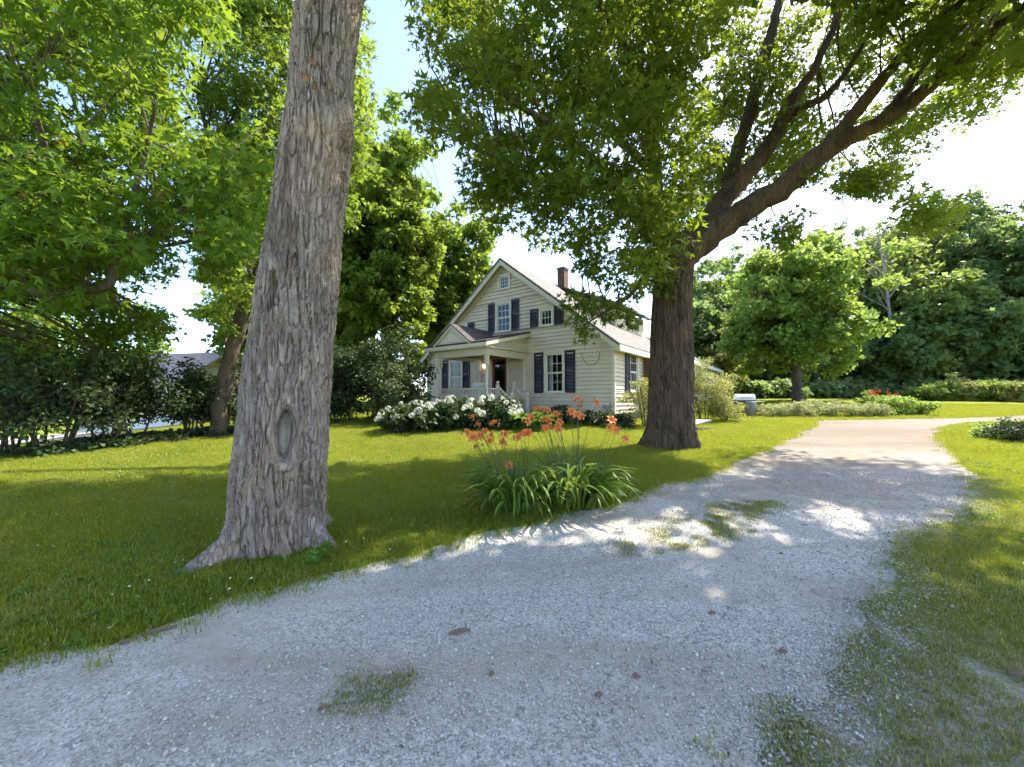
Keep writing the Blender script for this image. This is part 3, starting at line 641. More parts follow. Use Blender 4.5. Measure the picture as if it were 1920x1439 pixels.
# ---- trunk with real furrowed bark (used for the two big maples)
def bark_trunk(rows, Y, nth, disp, hstep, mat, roots=(), features=None, zbase=0.0, nm='trunk'):
    """rows: (py, left px, right px) from bottom to top; Y = distance of the axis"""
    rows = sorted(rows, key=lambda q: -q[0]); zz = []; cx = []; rr = []
    for py, l, r_ in rows:
        a = at((l + r_) / 2, py, Y); w = (r_ - l) / 2 / F * Y * 0.925; zz.append(a[2]); cx.append(a[0]); rr.append(w)
    zz, cx, rr = map(np.array, (zz, cx, rr)); h = np.arange(zz[0], zz[-1], hstep)
    C = np.interp(h, zz, cx); RR = np.interp(h, zz, rr)
    ker = np.hanning(41); ker /= ker.sum()
    sm = lambda a: np.convolve(np.pad(a, 20, mode='edge'), ker, 'valid')
    C, RR = sm(C), sm(RR)
    t_ = np.arange(nth) * 2 * math.pi / nth; th = t_ - math.pi/2 - 0.62 * np.sin(t_); TH, Hh = np.meshgrid(th, h); Rr = RR[:, None] * np.ones_like(TH)
    hb = np.clip(Hh - zbase, 0, None)
    for (ang, amp, width, hgt) in roots:
        dlt = np.abs((TH - ang + math.pi) % (2*math.pi) - math.pi)
        Rr = Rr + amp * np.exp(-(dlt / width) ** 2) * np.exp(-(hb / hgt) ** 1.15)
    D = disp(TH, Hh, RR[:, None])
    if features is not None: D = features(TH, Hh, D, lambda z: np.interp(z, h, C), lambda z: np.interp(z, h, RR))
    Rr = Rr + D
    V = np.stack([C[:, None] + Rr * np.cos(TH), Y + Rr * np.sin(TH), Hh], -1).reshape(-1, 3)
    nh = len(h); i = np.arange(nh - 1)[:, None] * nth; k = np.arange(nth)[None]; k2 = (k + 1) % nth
    Fq = np.stack([i + k, i + k2, i + nth + k2, i + nth + k], -1).reshape(-1, 4)
    o = link(nm, mesh_np(nm, V, Fq, True), mat); return o, h, C, RR
def bark_plates(cell, along, depth, seed, twist=0.0):
    def f(TH, H, Rm):
        x = np.cos(TH + twist * H) * Rm; y = np.sin(TH + twist * H) * Rm
        wx = (noise3(x*3, y*3, H*1.5 + seed) - .5) * 0.10
        n1 = noise3((x + wx) / cell, (y + wx) / cell, H / along + seed); n2 = noise3((x - wx) / (cell*.6) + 9, (y + wx) / (cell*.6), H / (along*.45) + seed * 2)
        n3 = noise3(x / (cell*.25), y / (cell*.25), H / (cell*.7))
        cr = np.minimum(sstep(0, .20, np.abs(n1 - .5) * 2), 0.25 + .75 * sstep(0, .22, np.abs(n2 - .5) * 2))
        big = noise3(x*2.2, y*2.2, H*1.2 + seed) - .5
        dm = 0.45 + 1.1 * noise3(x*1.6 + 3, y*1.6, H*.8 + seed)
        return depth * dm * (cr - 0.75) + depth * 0.45 * (n3 - .5) + 0.03 * big
    return f
# front-left old maple: near trunk, crown above the picture
YA = 3.85
rowsA = [(1085, 447, 606), (1040, 447, 606), (980, 441, 604), (900, 441, 606), (800, 455, 613), (700, 464, 621), (640, 475, 624), (545, 486, 633), (500, 494, 638), (400, 512, 645), (300, 527, 656), (215, 541, 661), (100, 549, 667), (0, 555, 683), (-90, 563, 697)]
zbA = float(ground(-2.3, YA))
def th_on(px, py, C, Rm):
    a = at(px, py, YA - 0.35); s = (a[0] - C(a[2])) / Rm(a[2]); s = max(-0.98, min(0.98, s)); return -math.acos(s), a[2]
FEAT = {}
def featA(TH, H, D, C, Rm):
    def ell(px, py, wpx, hpx):
        t0, z0 = th_on(px, py, C, Rm); rm = float(Rm(z0)); FEAT[(px, py)] = (t0, z0, rm)
        u = ((TH - t0 + math.pi) % (2*math.pi) - math.pi) * rm / (wpx / F * YA * .92); w = (H - z0) / (hpx / F * YA * .92)
        return np.sqrt(u*u + w*w), u, w
    e, u, w = ell(533, 815, 16, 44); e = e * (1 + .16 * (noise3(TH*9, H*7, 2.) - .5) * 2 + .10 * np.clip(u, -1, 1) * np.clip(w, -1, 1))                      # old branch scar: callus rim, sunken bare wood
    D = D * (1 - 0.85 * (1 - sstep(1.0, 2.2, e))); D = D + 0.045 * np.exp(-((e - 1.3) / .25) ** 2) - 0.07 * (1 - sstep(0.85, 1.05, e))
    e, u, w = ell(507, 548, 10, 38); D = D - 0.24 * (1 - sstep(0.7, 1.1, e + 0.15 * np.clip(u * w, -2, 2))) + 0.012 * np.exp(-((e - 1.5) / .4) ** 2)      # dark slit
    for px, py, a, b in ((573, 102, 6, 8), (566, 136, 9, 7), (582, 152, 5, 7)):
        e, u, w = ell(px, py, a, b); D = D - 0.07 * (1 - sstep(0.5, 1.2, e))
    e, u, w = ell(618, 212, 40, 36); D = D * sstep(0.4, 1.3, e) + 0.06 * np.exp(-e ** 2 * 1.1) + 0.006 * np.sin(e * 26) * np.exp(-(e / 1.1) ** 2)   # healed knot with rings
    e, u, w = ell(628, 250, 22, 8); D = D - 0.02 * np.exp(-e ** 2)
    return D
trunkA, hA, CA, RA = bark_trunk(rowsA, YA, 236, bark_plates(0.048, 0.40, 0.044, 3.0, 0.25), 0.0125, BARK_A,
    roots=[(R(-124), 0.50, 0.19, 0.13), (R(-14), 0.30, 0.24, 0.15), (R(-88), 0.07, 0.16, 0.12), (R(-55), 0.12, 0.14, 0.10), (R(60), 0.25, 0.25, 0.2), (R(120), 0.25, 0.3, 0.2), (R(-165), 0.08, 0.2, 0.10)], features=featA, zbase=zbA - 0.02)
topA = np.array([CA[-1], YA, hA[-1] - 0.1])
pathsA = [(np.array([[CA[0], YA, zbA - .3], [CA[len(CA)//2], YA, hA[len(hA)//2]], topA]), [0.42, 0.37, RA[-1]]),
          (np.array([topA + [0, 0, -0.3], topA + [-0.3, -0.5, 1.6], topA + [-1.4, -1.4, 4.2]]), [RA[-1] * .75, 0.22, 0.09]),
          (np.array([topA + [0.05, 0.05, -0.35], topA + [0.32, 0.05, 0.25], topA + [1.3, -0.3, 2.2], topA + [2.8, -0.6, 4.8]]), [0.17, 0.20, 0.16, 0.07]),
          (np.array([topA + [0, 0, -0.4], topA + [-.2, .5, 1.5], topA + [-.8, 1.2, 4.4]]), [RA[-1] * .6, 0.2, 0.08])]
clA = ball_clumps((-1.2, 2.6, 10.5), (4.4, 3.4, 3.0), 40, 0.6, 0.95, 5)
qx, qy = project(clA[:, :3]); clA = clA[(qy < -190) | (clA[:, 1] < 0.5)]
treeA = tree('maple_tree', (CA[0], YA, zbA), pathsA, clA, LEAF_D, BARK_A, 'thick grey furrowed maple trunk with oval scar nearest the camera', per=85, size=0.17, seed=11, trunk_obj=trunkA)
# exposed wood in the scar and the woodpecker holes
def patch(nm, px, py, wpx, hpx, inset, mat, seed):
    t0, z0, rm = FEAT[(px, py)]; r = np.random.default_rng(seed); v = []; f = []; n = 26; m = 8
    w = wpx / F * YA * .92; h = hpx / F * YA * .92; Cc = float(np.interp(z0, hA, CA))
    rows = np.linspace(-1, 1, 16); cols = np.linspace(-1, 1, 11)
    for a in rows:
        for b in cols:
            x = b * math.sqrt(max(0, 1 - a*a)) ; z = z0 + a * h; th = t0 + x * w / rm; cc = float(np.interp(z, hA, CA)); rr = float(np.interp(z, hA, RA))
            d = inset + 0.034 * (noise3(np.array(x*5.), np.array(a*1.2), np.array(seed + .5)) - .5) - 0.012 * (b*b) + (0.010 if a > .38 else 0)
            v.append((cc + (rr + d) * math.cos(th) - CA[0], (rr + d) * math.sin(th), z - zbA))
    for i in range(15):
        for k in range(10): f.append((i*11+k, i*11+k+1, (i+1)*11+k+1, (i+1)*11+k))
    return link(nm, mesh_np(nm, v, f, True), mat, treeA, label='pale bare wood inside the oval scar' if nm == 'bare_wood' else 'orange fresh wood at woodpecker holes')
patch('bare_wood', 533, 815, 14.5, 41, -0.040, BAREWOOD, 1)
for i, (px, py, a, b) in enumerate(((573, 102, 6, 8), (566, 136, 9, 7), (582, 152, 5, 7))): patch('pecked_wood', px, py, a * 1.25, b * 1.25, -0.026, ORANGEWOOD, 2 + i)

# big maple beside the house
YB = 9.25
rowsB = [(862, 1213, 1300), (838, 1213, 1300), (800, 1214, 1300), (700, 1217, 1300), (600, 1221, 1298), (540, 1224, 1298), (500, 1224, 1300), (470, 1224, 1306), (440, 1226, 1304)]
zbB = float(ground(3.8, YB))
trunkB, hB, CB, RB = bark_trunk(rowsB, YB, 190, bark_plates(0.085, 0.75, 0.055, 8.0, 0.05), 0.016, BARK_B,
    roots=[(R(-100), 0.10, 0.5, 0.5), (R(180), 0.30, 0.45, 0.32), (R(0), 0.28, 0.45, 0.30), (R(-45), 0.18, 0.3, 0.4), (R(-140), 0.2, 0.3, 0.35), (R(90), 0.3, 0.5, 0.4)], zbase=zbB - .02)
def px_path(pts): return np.array([at(*p) for p in pts])
pB = lambda pts: (px_path([(a, b, y) for a, b, y, w in pts]), [w / F * y / 2 for a, b, y, w in pts])
limbsB = [
    pB([(1268, 490, 9.2, 62), (1300, 460, 9.1, 60), (1387, 399, 8.9, 46), (1472, 350, 8.6, 42), (1538, 288, 8.3, 38), (1628, 241, 8.0, 30), (1706, 194, 7.7, 26), (1776, 132, 7.4, 22), (1920, 12, 7.0, 15), (2060, -90, 6.6, 8)]),
    pB([(1262, 480, 9.3, 48), (1290, 452, 9.4, 42), (1356, 373, 9.5, 36), (1418, 307, 9.6, 30), (1461, 241, 9.6, 26), (1480, 194, 9.6, 22), (1523, 136, 9.6, 16), (1560, 60, 9.6, 12), (1600, -30, 9.6, 8)]),
    pB([(1300, 440, 9.4, 26), (1348, 389, 9.8, 26), (1375, 311, 10.2, 24), (1410, 194, 10.4, 22), (1430, 117, 10.6, 20), (1453, 39, 10.6, 17), (1475, -60, 10.6, 13), (1490, -200, 10.6, 8)]),
    pB([(1262, 470, 9.3, 56), (1247, 440, 9.3, 46), (1233, 389, 9.3, 38), (1225, 330, 9.3, 32), (1222, 250, 9.2, 28), (1238, 117, 9.2, 24), (1225, 0, 9.2, 20), (1235, -130, 9.2, 14), (1230, -300, 9.2, 8)]),
    pB([(1542, 284, 8.3, 26), (1608, 206, 8.0, 24), (1667, 132, 7.7, 20), (1717, 78, 7.4, 17), (1790, 15, 7.1, 13), (1860, -60, 6.8, 8)]),
    pB([(1655, 222, 7.9, 20), (1700, 170, 7.9, 18), (1737, 113, 7.9, 16), (1822, 35, 7.8, 12), (1900, -40, 7.7, 8)]),
    pB([(1468, 225, 9.6, 16), (1510, 200, 9.3, 15), (1550, 179, 9.0, 13), (1589, 132, 8.8, 10), (1620, 80, 8.6, 6)]),
    pB([(1232, 400, 9.3, 24), (1185, 372, 8.9, 20), (1130, 345, 8.4, 18), (1070, 332, 8.0, 14), (1005, 335, 7.6, 9), (930, 300, 7.2, 5)]),
    pB([(1228, 440, 9.2, 24), (1190, 405, 8.4, 20), (1130, 320, 7.6, 17), (1040, 240, 7.0, 14), (960, 190, 6.6, 9), (890, 130, 6.2, 5)]),
    pB([(1222, 250, 9.2, 18), (1190, 130, 8.4, 16), (1130, 20, 7.6, 13), (1040, -90, 7.0, 8)]),
    pB([(1228, 330, 9.3, 18), (1150, 250, 10.5, 16), (1050, 170, 11.5, 12), (950, 90, 12, 8)]),
    pB([(1240, 470, 9.2, 16), (1222, 500, 8.9, 12), (1190, 545, 8.7, 8), (1150, 575, 8.6, 5), (1095, 610, 8.5, 3)]),
]
crownB = [(765, -20), (792, 70), (838, 110), (800, 170), (782, 240), (850, 290), (895, 350), (920, 425), (985, 470), (1060, 440), (1110, 465), (1150, 470), (1210, 540), (1235, 480), (1280, 440), (1330, 400), (1400, 330), (1440, 300), (1500, 330), (1560, 330), (1640, 330), (1700, 300), (1800, 250), (1850, 190), (1925, 150), (1925, -20)]
holes = [[(1280, 150), (1330, 60), (1350, 140), (1300, 200)], [(1450, 210), (1520, 120), (1530, 140), (1480, 200)], [(1500, 330), (1620, 245), (1760, 110), (1790, 80), (1770, 150), (1640, 280)], [(1150, 440), (1200, 360), (1210, 420), (1180, 470)], [(1000, 420), (1090, 395), (1100, 420), (1020, 440)]]
cl = [poly_clumps([p for p in crownB if p[0] < 1270] + [(1285, 440), (1310, -20)], 240, 6.0, 9.7, 0.36, 0.70, 21, holes), poly_clumps([p for p in crownB if p[0] > 1270] + [(1300, -20)], 170, 9.6, 12.2, 0.40, 0.75, 28, holes), poly_clumps([(1600, -20), (1925, -20), (1925, 150), (1800, 240), (1760, 120)], 18, 6.6, 7.6, .35, .6, 29),
      poly_clumps([(1500, 330), (1690, 320), (1720, 380), (1790, 390), (1800, 430), (1720, 425), (1690, 360), (1560, 355)], 26, 7.2, 9.0, 0.3, 0.45, 22),
      poly_clumps([(1420, 420), (1500, 395), (1500, 450), (1440, 470)], 7, 8.4, 9.2, 0.32, 0.45, 23),
      poly_clumps([(1045, 560), (1120, 545), (1205, 560), (1210, 625), (1150, 610), (1090, 640), (1050, 600)], 16, 8.2, 8.9, 0.24, 0.38, 24), poly_clumps([(1060, 450), (1215, 450), (1215, 560), (1120, 545)], 14, 8.0, 9.2, .26, .42, 30),
      poly_clumps([(1195, 400), (1270, 400), (1265, 560), (1225, 560)], 14, 8.6, 9.0, 0.25, 0.42, 25)]
ob = ball_clumps((6.6, 7.2, 10.4), (6.4, 3.6, 3.6), 330, 0.6, 0.95, 26, shell=0.6)
qx, qy = project(ob[:, :3]); ob = ob[((qy < -60) | (qx > 2010)) & (ob[:, 2] > 5.2)]
print('B off-frame clumps', len(ob))
ob2 = ball_clumps((9.0, 5.0, 8.6), (4.5, 3.8, 2.4), 120, 0.6, 0.9, 27, shell=0.6); qx, qy = project(ob2[:, :3]); ob2 = ob2[((qy < -60) | (qx > 2000)) & (ob2[:, 2] > 5.5)]
treeB = tree('maple_tree', (CB[0], YB, zbB), [(np.array([[CB[0], YB, zbB - .3], [CB[-1], YB, hB[-1]]]), [0.5, 0.5])] + limbsB, np.vstack(cl), LEAF_B, BARK_B,
    'large spreading maple with dark furrowed trunk beside the house corner', per=95, size=0.155, seed=12, trunk_obj=trunkB, twig=(0.005, 0.003), frac=.5)
v, f = leaves(np.vstack([ob, ob2]), 95, 0.20, 'broad', np.random.default_rng(77)); link('crown', mesh_np('crown', v - np.array([CB[0], YB, zbB]), f), LEAF_B, treeB, label='upper part of the crown above the picture')

# left maple whose limb reaches in from the edge
bD = gp(-420, 880)
bD = np.array([-12.2, 7.6, float(ground(-12.2, 7.6))])
limbD = [(np.array([bD - [0, 0, .3], bD + [0.1, 0, 2.0], bD + [0.2, .1, 4.5], bD + [0, 0.2, 8.0], bD + [0.2, .4, 11]]), [0.42, 0.36, 0.30, 0.2, 0.07]),
    (np.vstack([bD + [0.2, 0, 2.4], px_path([(0, 505, 7.2), (70, 545, 6.9), (150, 545, 6.6), (205, 535, 6.5), (215, 490, 6.5), (260, 450, 6.6), (330, 400, 6.8), (400, 330, 7.0)])]), [0.15, 0.10, 0.085, 0.075, 0.065, 0.055, 0.045, 0.03, 0.015]),
    (np.vstack([bD + [0.2, 0, 2.9], px_path([(0, 495, 7.9), (80, 507, 7.5), (160, 500, 7.2), (240, 470, 7.0), (330, 440, 6.9), (420, 430, 6.9)])]), [0.14, 0.11, 0.095, 0.08, 0.06, 0.04, 0.02]),
    (np.vstack([px_path([(212, 500, 6.5), (190, 430, 6.3), (140, 360, 6.0), (90, 280, 5.7), (60, 180, 5.4)])]), [0.06, 0.05, 0.04, 0.03, 0.015]),
    (np.vstack([px_path([(225, 475, 6.5), (240, 400, 6.3), (270, 300, 6.1), (290, 200, 5.9), (300, 100, 5.7)])]), [0.055, 0.045, 0.035, 0.025, 0.012]),
    (np.array([bD + [0.2, .1, 4.0], bD + [2.0, -0.6, 6.0], bD + [4.5, -1.0, 8.0], bD + [6.5, -1.0, 9.5]]), [0.2, 0.14, 0.09, 0.03]),
    (np.array([bD + [0.2, .1, 5.0], bD + [1.5, 1.6, 7.0], bD + [3.6, 2.5, 9.0]]), [0.16, 0.1, 0.03])]
clD = np.vstack([poly_clumps([(-150, -40), (380, -40), (430, 40), (340, 90), (300, 180), (350, 240), (480, 290), (500, 380), (450, 450), (330, 480), (250, 510), (120, 480), (-150, 480)], 250, 5.0, 10.0, 0.40, 0.70, 31),
                 poly_clumps([(-150, 520), (220, 560), (250, 640), (160, 690), (-150, 680)], 36, 8.2, 10.5, 0.45, 0.7, 32), poly_clumps([(-60, 430), (300, 440), (280, 520), (150, 570), (-60, 560)], 34, 5.6, 7.6, .3, .5, 36), poly_clumps([(170, 580), (310, 570), (300, 650), (250, 700), (170, 700)], 30, 9.0, 11.5, .4, .65, 35),
                 poly_clumps([(380, 260), (500, 240), (510, 400), (400, 460)], 22, 7.0, 9.5, 0.35, 0.55, 33)])
obD = ball_clumps((-10.5, 6.5, 10.0), (5.5, 5, 3.5), 60, 0.6, 0.9, 34, shell=.6); qx, qy = project(obD[:, :3]); obD = obD[(qy < -50) | (qx < -150)]
treeD = tree('maple_tree', bD, limbD, np.vstack([clD, obD]), LEAF_D, BARK_C, 'bright green maple at the left edge with a low horizontal limb', per=98, size=0.16, seed=13, twig=(0.018, 0.005))

# leaning tree at the left hedge
bC = gp(405, 822)
pc = [(405, 822, 10.8, 32), (417, 740, 10.8, 27), (440, 640, 10.8, 25), (475, 540, 10.7, 24), (515, 430, 10.6, 22), (545, 300, 10.5, 24), (560, 160, 10.4, 20), (570, 20, 10.4, 14), (575, -120, 10.4, 8)]
limbC = [pB(pc), pB([(500, 470, 10.6, 16), (450, 380, 10.2, 12), (400, 280, 10.0, 9), (370, 180, 10, 5)]), pB([(530, 370, 10.5, 16), (600, 240, 10.8, 12), (660, 140, 11, 7)]), pB([(480, 530, 10.7, 12), (440, 470, 11.2, 9), (410, 440, 11.5, 5)])]
limbC[0][0][0][2] -= 0.25
clC = np.vstack([poly_clumps([(410, -40), (560, -40), (545, 250), (510, 420), (470, 470), (400, 470), (360, 380), (390, 240), (340, 130), (430, 60)], 115, 9.2, 11.6, 0.40, 0.70, 41, [[(300, 180), (350, 140), (390, 230), (340, 250)]]),
                 poly_clumps([(655, 90), (690, 130), (695, 240), (680, 330), (650, 420), (640, 420)], 26, 10.5, 13.5, 0.4, 0.65, 42),
                 poly_clumps([(350, 470), (490, 470), (480, 600), (440, 660), (400, 560)], 34, 10.0, 13, 0.35, 0.6, 43),
                 poly_clumps([(590, -40), (680, -60), (690, 100), (600, 60)], 10, 10.5, 13, 0.4, 0.6, 44)])
obC = ball_clumps((-6.8, 10.8, 14.5), (4, 3.4, 2.6), 30, 0.6, 0.9, 45); qx, qy = project(obC[:, :3]); obC = obC[qy < -50]
treeC = tree('hedgerow_tree', bC, limbC, np.vstack([clC, obC]), LEAF_E, BARK_C, 'slender leaning tree in the left hedge behind the scarred trunk', per=95, size=0.165, seed=14, twig=(0.02, 0.005))

# generic broadleaf tree
def round_tree(name, x, y, h, rx, cz, rz, trad, nclump, per, size, leaf_mat, label, seed, kind='broad', cr=(0.6, 1.0), group=None, bark=None, lean=(0, 0), lump=0.3, shell=0.5, frac=0.6, zfloor=1.0, parts=4, extra=None):
    r = np.random.default_rng(seed); g = float(ground(x, y)); b = np.array([x, y, g]); c = b + np.array([lean[0], lean[1], cz])
    paths = [(np.array([b - [0, 0, .3], b + [lean[0]*.1, lean[1]*.1, 1.0], b + [lean[0]*.5, lean[1]*.5, cz*.6], c + [0, 0, rz*.75]]), [trad*1.35, trad, trad*.75, trad*.12])]
    for i in range(parts):
        a = r.uniform(0, 6.28) + i * 6.28 / parts; s = b + np.array([lean[0]*.4, lean[1]*.4, cz * r.uniform(.38, .62)])
        e = c + np.array([math.cos(a)*rx*.7, math.sin(a)*rx*.7, r.uniform(-.1, .5)*rz]); paths.append((np.array([s, (s+e)/2 + [0, 0, .4], e]), [trad*.5, trad*.33, trad*.08]))
    cl = ball_clumps(c, (rx, rx, rz), nclump, cr[0], cr[1], seed, shell, lump); cl = cl[cl[:, 2] > g + zfloor]
    if extra is not None: cl = np.vstack([cl, extra])
    return tree(name, b, paths, cl, leaf_mat, bark or BARK_C, label, per=per, size=size, kind=kind, seed=seed, twig=(0.03, 0.008), frac=frac, group=group, sides=10)
# trees behind the house
round_tree('broadleaf_tree', -6.9, 21.0, 15, 3.5, 8.8, 6.8, 0.30, 420, 92, 0.27, LEAF_E, 'tall bright green tree just left of the house gable', 51, kind='broad', cr=(.35, .8), lump=.5, shell=.40, group='tall trees behind the house')
round_tree('broadleaf_tree', -4.4, 27, 15, 3.7, 7.6, 5.8, 0.30, 300, 88, 0.30, LEAF_E, 'green tree half hidden behind the house roof peak', 52, kind='broad', cr=(.4, .9), lump=.5, group='tall trees behind the house')
round_tree('broadleaf_tree', -10.4, 22.5, 16, 3.8, 9.0, 6.6, 0.32, 300, 88, 0.29, LEAF_E, 'tall tree showing right beside the scarred trunk', 53, kind='broad', cr=(.4, .85), lump=.5, group='tall trees behind the house')
round_tree('broadleaf_tree', -17.0, 26, 15, 4.2, 7.6, 6.4, 0.3, 260, 85, 0.31, LEAF_E, 'far tree seen between the leaning trunk and scarred trunk', 54, kind='broad', cr=(.45, .95), lump=.45, group='tall trees behind the house')
round_tree('broadleaf_tree', -32, 34, 8, 4.2, 3.6, 3.6, 0.25, 70, 100, 0.40, LEAF_G, 'distant yellowish tree above the neighbour garage roof', 55, kind='broad', cr=(.7, 1.2))
round_tree('broadleaf_tree', -30, 22, 12, 4.5, 5.5, 5.0, 0.3, 90, 110, 0.36, LEAF_F2, 'dark tree behind the left-edge dogwood shrubs', 56, kind='broad', cr=(.8, 1.2))
# specimen tree on the right lawn
gG = gp(1495, 753)
round_tree('lawn_tree', gG[0], gG[1], 13, 4.4, 6.4, 5.0, 0.36, 400, 70, 0.29, LEAF_G, 'round yellow-green tree alone on the right lawn', 61, kind='broad', cr=(.4, .95), lump=.75, shell=.40, extra=np.vstack([ball_clumps((gG[0] + 3.6, gG[1], gG[2] + 5.2), (1.8, 1.8, 1.5), 34, .4, .8, 62), ball_clumps((gG[0] - 2.6, gG[1], gG[2] + 9.2), (2.0, 1.8, 1.8), 34, .4, .8, 63), ball_clumps((gG[0] + 1.4, gG[1], gG[2] + 11.2), (1.5, 1.5, 1.5), 24, .4, .7, 64), ball_clumps((gG[0] - 4.0, gG[1], gG[2] + 5.0), (1.3, 1.5, 1.2), 22, .4, .7, 65)]), zfloor=1.8, bark=BARK_C)
# woodland on the right
forest = [(1320, 40, 545, 3.6, LEAF_F, 'leftmost woodland tree, just right of the big maple trunk'), (1385, 43, 500, 4.2, LEAF_F, 'dark woodland tree rising left behind the yellow-green lawn tree'), (1450, 47, 480, 4.4, LEAF_F2, 'woodland tree right behind the crown of the lawn tree'),
    (1545, 45, 470, 4.0, LEAF_F2, 'light green woodland tree peeking over the lawn tree'), (1640, 41, 470, 4.2, LEAF_F2, 'mid green woodland tree below the bare dead tree'), (1690, 48, 470, 4.2, LEAF_F, 'dark woodland tree behind the dead bare branches'),
    (1735, 37, 520, 3.4, LEAF_F2, 'lower light green woodland tree in front of the dark wood'), (1740, 46, 410, 4.6, LEAF_F, 'tall dark woodland tree left of the tallest one'), (1830, 42, 400, 4.8, LEAF_F, 'tallest dark woodland tree near the right edge'),
    (1900, 38, 390, 4.6, LEAF_F, 'blue-green woodland tree cut by the right edge'), (1815, 36, 590, 3.4, LEAF_F, 'low dark woodland tree near the perennial bed'), (1660, 37, 620, 3.2, LEAF_F, 'low dark tree filling the wood edge beside lawn tree'), (1990, 37, 420, 4.6, LEAF_F, 'woodland tree just past the right edge'),
    (1345, 46, 520, 4.6, LEAF_F2, 'second woodland tree from the maple trunk, lighter green'), (1420, 50, 488, 5.0, LEAF_F, 'dark woodland tree behind the left half of the lawn tree'), (1500, 52, 462, 5.0, LEAF_F2, 'highest woodland crown straight behind the lawn tree'), (1600, 49, 462, 5.0, LEAF_F, 'dark woodland tree below the small spruce top'), (1780, 52, 395, 5.2, LEAF_F, 'dark woodland crown under the spruce tips'), (1310, 36, 600, 2.6, LEAF_F, 'low woodland tree touching the maple trunk in view'), (1668, 43, 462, 3.8, LEAF_F2, 'light green woodland tree right behind the dead branches'), (1712, 44, 432, 3.8, LEAF_F2, 'sunlit woodland crown stepping up to the tall dark ones'), (1880, 45, 430, 4.4, LEAF_F2, 'lighter woodland tree among the dark ones near the right edge'), (1935, 36.5, 610, 3.0, LEAF_F, 'low woodland tree at the right edge behind the perennials')]
for i, (px, Y, ptop, rx, lm, lab) in enumerate(forest):
    X0 = (px - CX) / F * Y; top = at(px, ptop - 22, Y)[2]; g = float(ground(X0, Y)); H = top - g; rx *= 1.12
    round_tree('woodland_tree', X0, Y, H, rx, H * 0.52, H * 0.46, 0.28, int(118 + H * 6.6), 64, 0.41, lm, lab, 70 + i, kind='broad', cr=(.55, 1.15), lump=.4, shell=.45, frac=.35, zfloor=.6, group='woodland trees along the right side', parts=3)
# spruces poking above the wood
def spruce(px, Y, ptop, w, lab, seed):
    X0 = (px - CX) / F * Y; g = float(ground(X0, Y)); top = at(px, ptop, Y)[2]; H = top - g; r = np.random.default_rng(seed)
    e = empty('spruce_tree', (X0, Y, g), label=lab, cat='tree', group='spruces in the woodland')
    MB().tube([(0, 0, -.3), (0, 0, H*.5), (0, 0, H)], [0.25, 0.15, 0.02], 7).build('trunk', BARK_C, e)
    V = []; Fq = []; off = 0; tv, tf = leaf_template('needle'); BV = []; BF = []; bo = 0
    for z in np.arange(H*.3, H - .2, 0.42):
        L = w * (1 - z / H) ** .8 + .1; n = 8
        for k in range(n):
            a = r.uniform(0, 6.28); tip = np.array([math.cos(a)*L, math.sin(a)*L, -0.22*L]); p0 = np.array([0, 0, z])
            v, f = tube([p0, p0 + tip*.5 + [0, 0, .05*L], p0 + tip], [0.03, 0.02, 0.008], 4, False); BV.append(v); BF.append(np.array(f) + bo); bo += len(v)
            m = int(12 + 15 * L); t = r.random(m) ** .7; P = p0 + tip * t[:, None]; sd = np.array([-math.sin(a), math.cos(a), 0])
            P = P + sd * (r.normal(0, .16, m) * L * (1.05 - t))[:, None]; d = tip / np.linalg.norm(tip) + sd * r.normal(0, .8, m)[:, None]; d[:, 2] -= r.uniform(0, .5, m); d /= np.linalg.norm(d, axis=1)[:, None]
            nr = np.cross(d, np.array([0, 0, 1.])); nr2 = np.cross(nr, d); sc = 0.42 * r.uniform(.6, 1.2, m); k4 = len(tv)
            vv = P[:, None] + sc[:, None, None] * (tv[None, :, 0, None] * 1.6 * nr[:, None] + tv[None, :, 1, None] * d[:, None] + tv[None, :, 2, None] * nr2[:, None]); V.append(vv.reshape(-1, 3)); Fq.append(((np.arange(m)*k4)[:, None, None] + tf[None]).reshape(-1, 4) + off); off += m * k4
    link('branches', mesh_np('branches', np.vstack(BV), np.vstack(BF)), BARK_C, e, kind='stuff'); link('crown', mesh_np('crown', np.vstack(V), np.vstack(Fq)), SPRUCE, e)
spruce(1588, 52, 455, 2.6, 'small pointed spruce top above the lawn tree', 91); spruce(1853, 50, 366, 3.0, 'dark spruce tip above the tallest woodland', 92); spruce(1905, 50, 380, 3.0, 'spruce tip nearest the right edge of the wood', 93)
# bare dead tree
def dead_tree(px, Y, ptop, lab, seed):
    X0 = (px - CX) / F * Y; g = float(ground(X0, Y)); H = at(px, ptop, Y)[2] - g; r = random.Random(seed)
    e = empty('dead_tree', (X0, Y, g), label=lab, cat='tree'); MB().tube([(0, 0, -.3), (.2, 0, H*.4), (-.3, 0, H*.75), (-.9, 0, H)], [0.2, .15, .09, .02], 7).build('trunk', DEADWOOD, e)
    m = MB()
    for i in range(26):
        t = r.uniform(.5, .97); p = Vector((-.3*t*t*2, 0, H*t)); a = r.uniform(0, 6.28); L = r.uniform(1.5, 3.6) * (1.2 - t*.6)
        q = p + Vector((math.cos(a)*L*.6 - .4, math.sin(a)*L*.5, L*.55)); s = q + Vector((math.cos(a)*L*.3 - .2, math.sin(a)*L*.2, L*.4)); m.tube([p, q, s], [.055, .035, .01], 4, False)
        for k in range(3):
            u = p.lerp(s, r.uniform(.3, .9)); m.tube([u, u + Vector((r.uniform(-.7, .7), r.uniform(-.5, .5), r.uniform(.1, .8)))], [.02, .006], 3, False)
    m.build('branches', DEADWOOD, e)
dead_tree(1672, 36.5, 432, 'bare grey dead tree sticking out of the woodland top', 5)

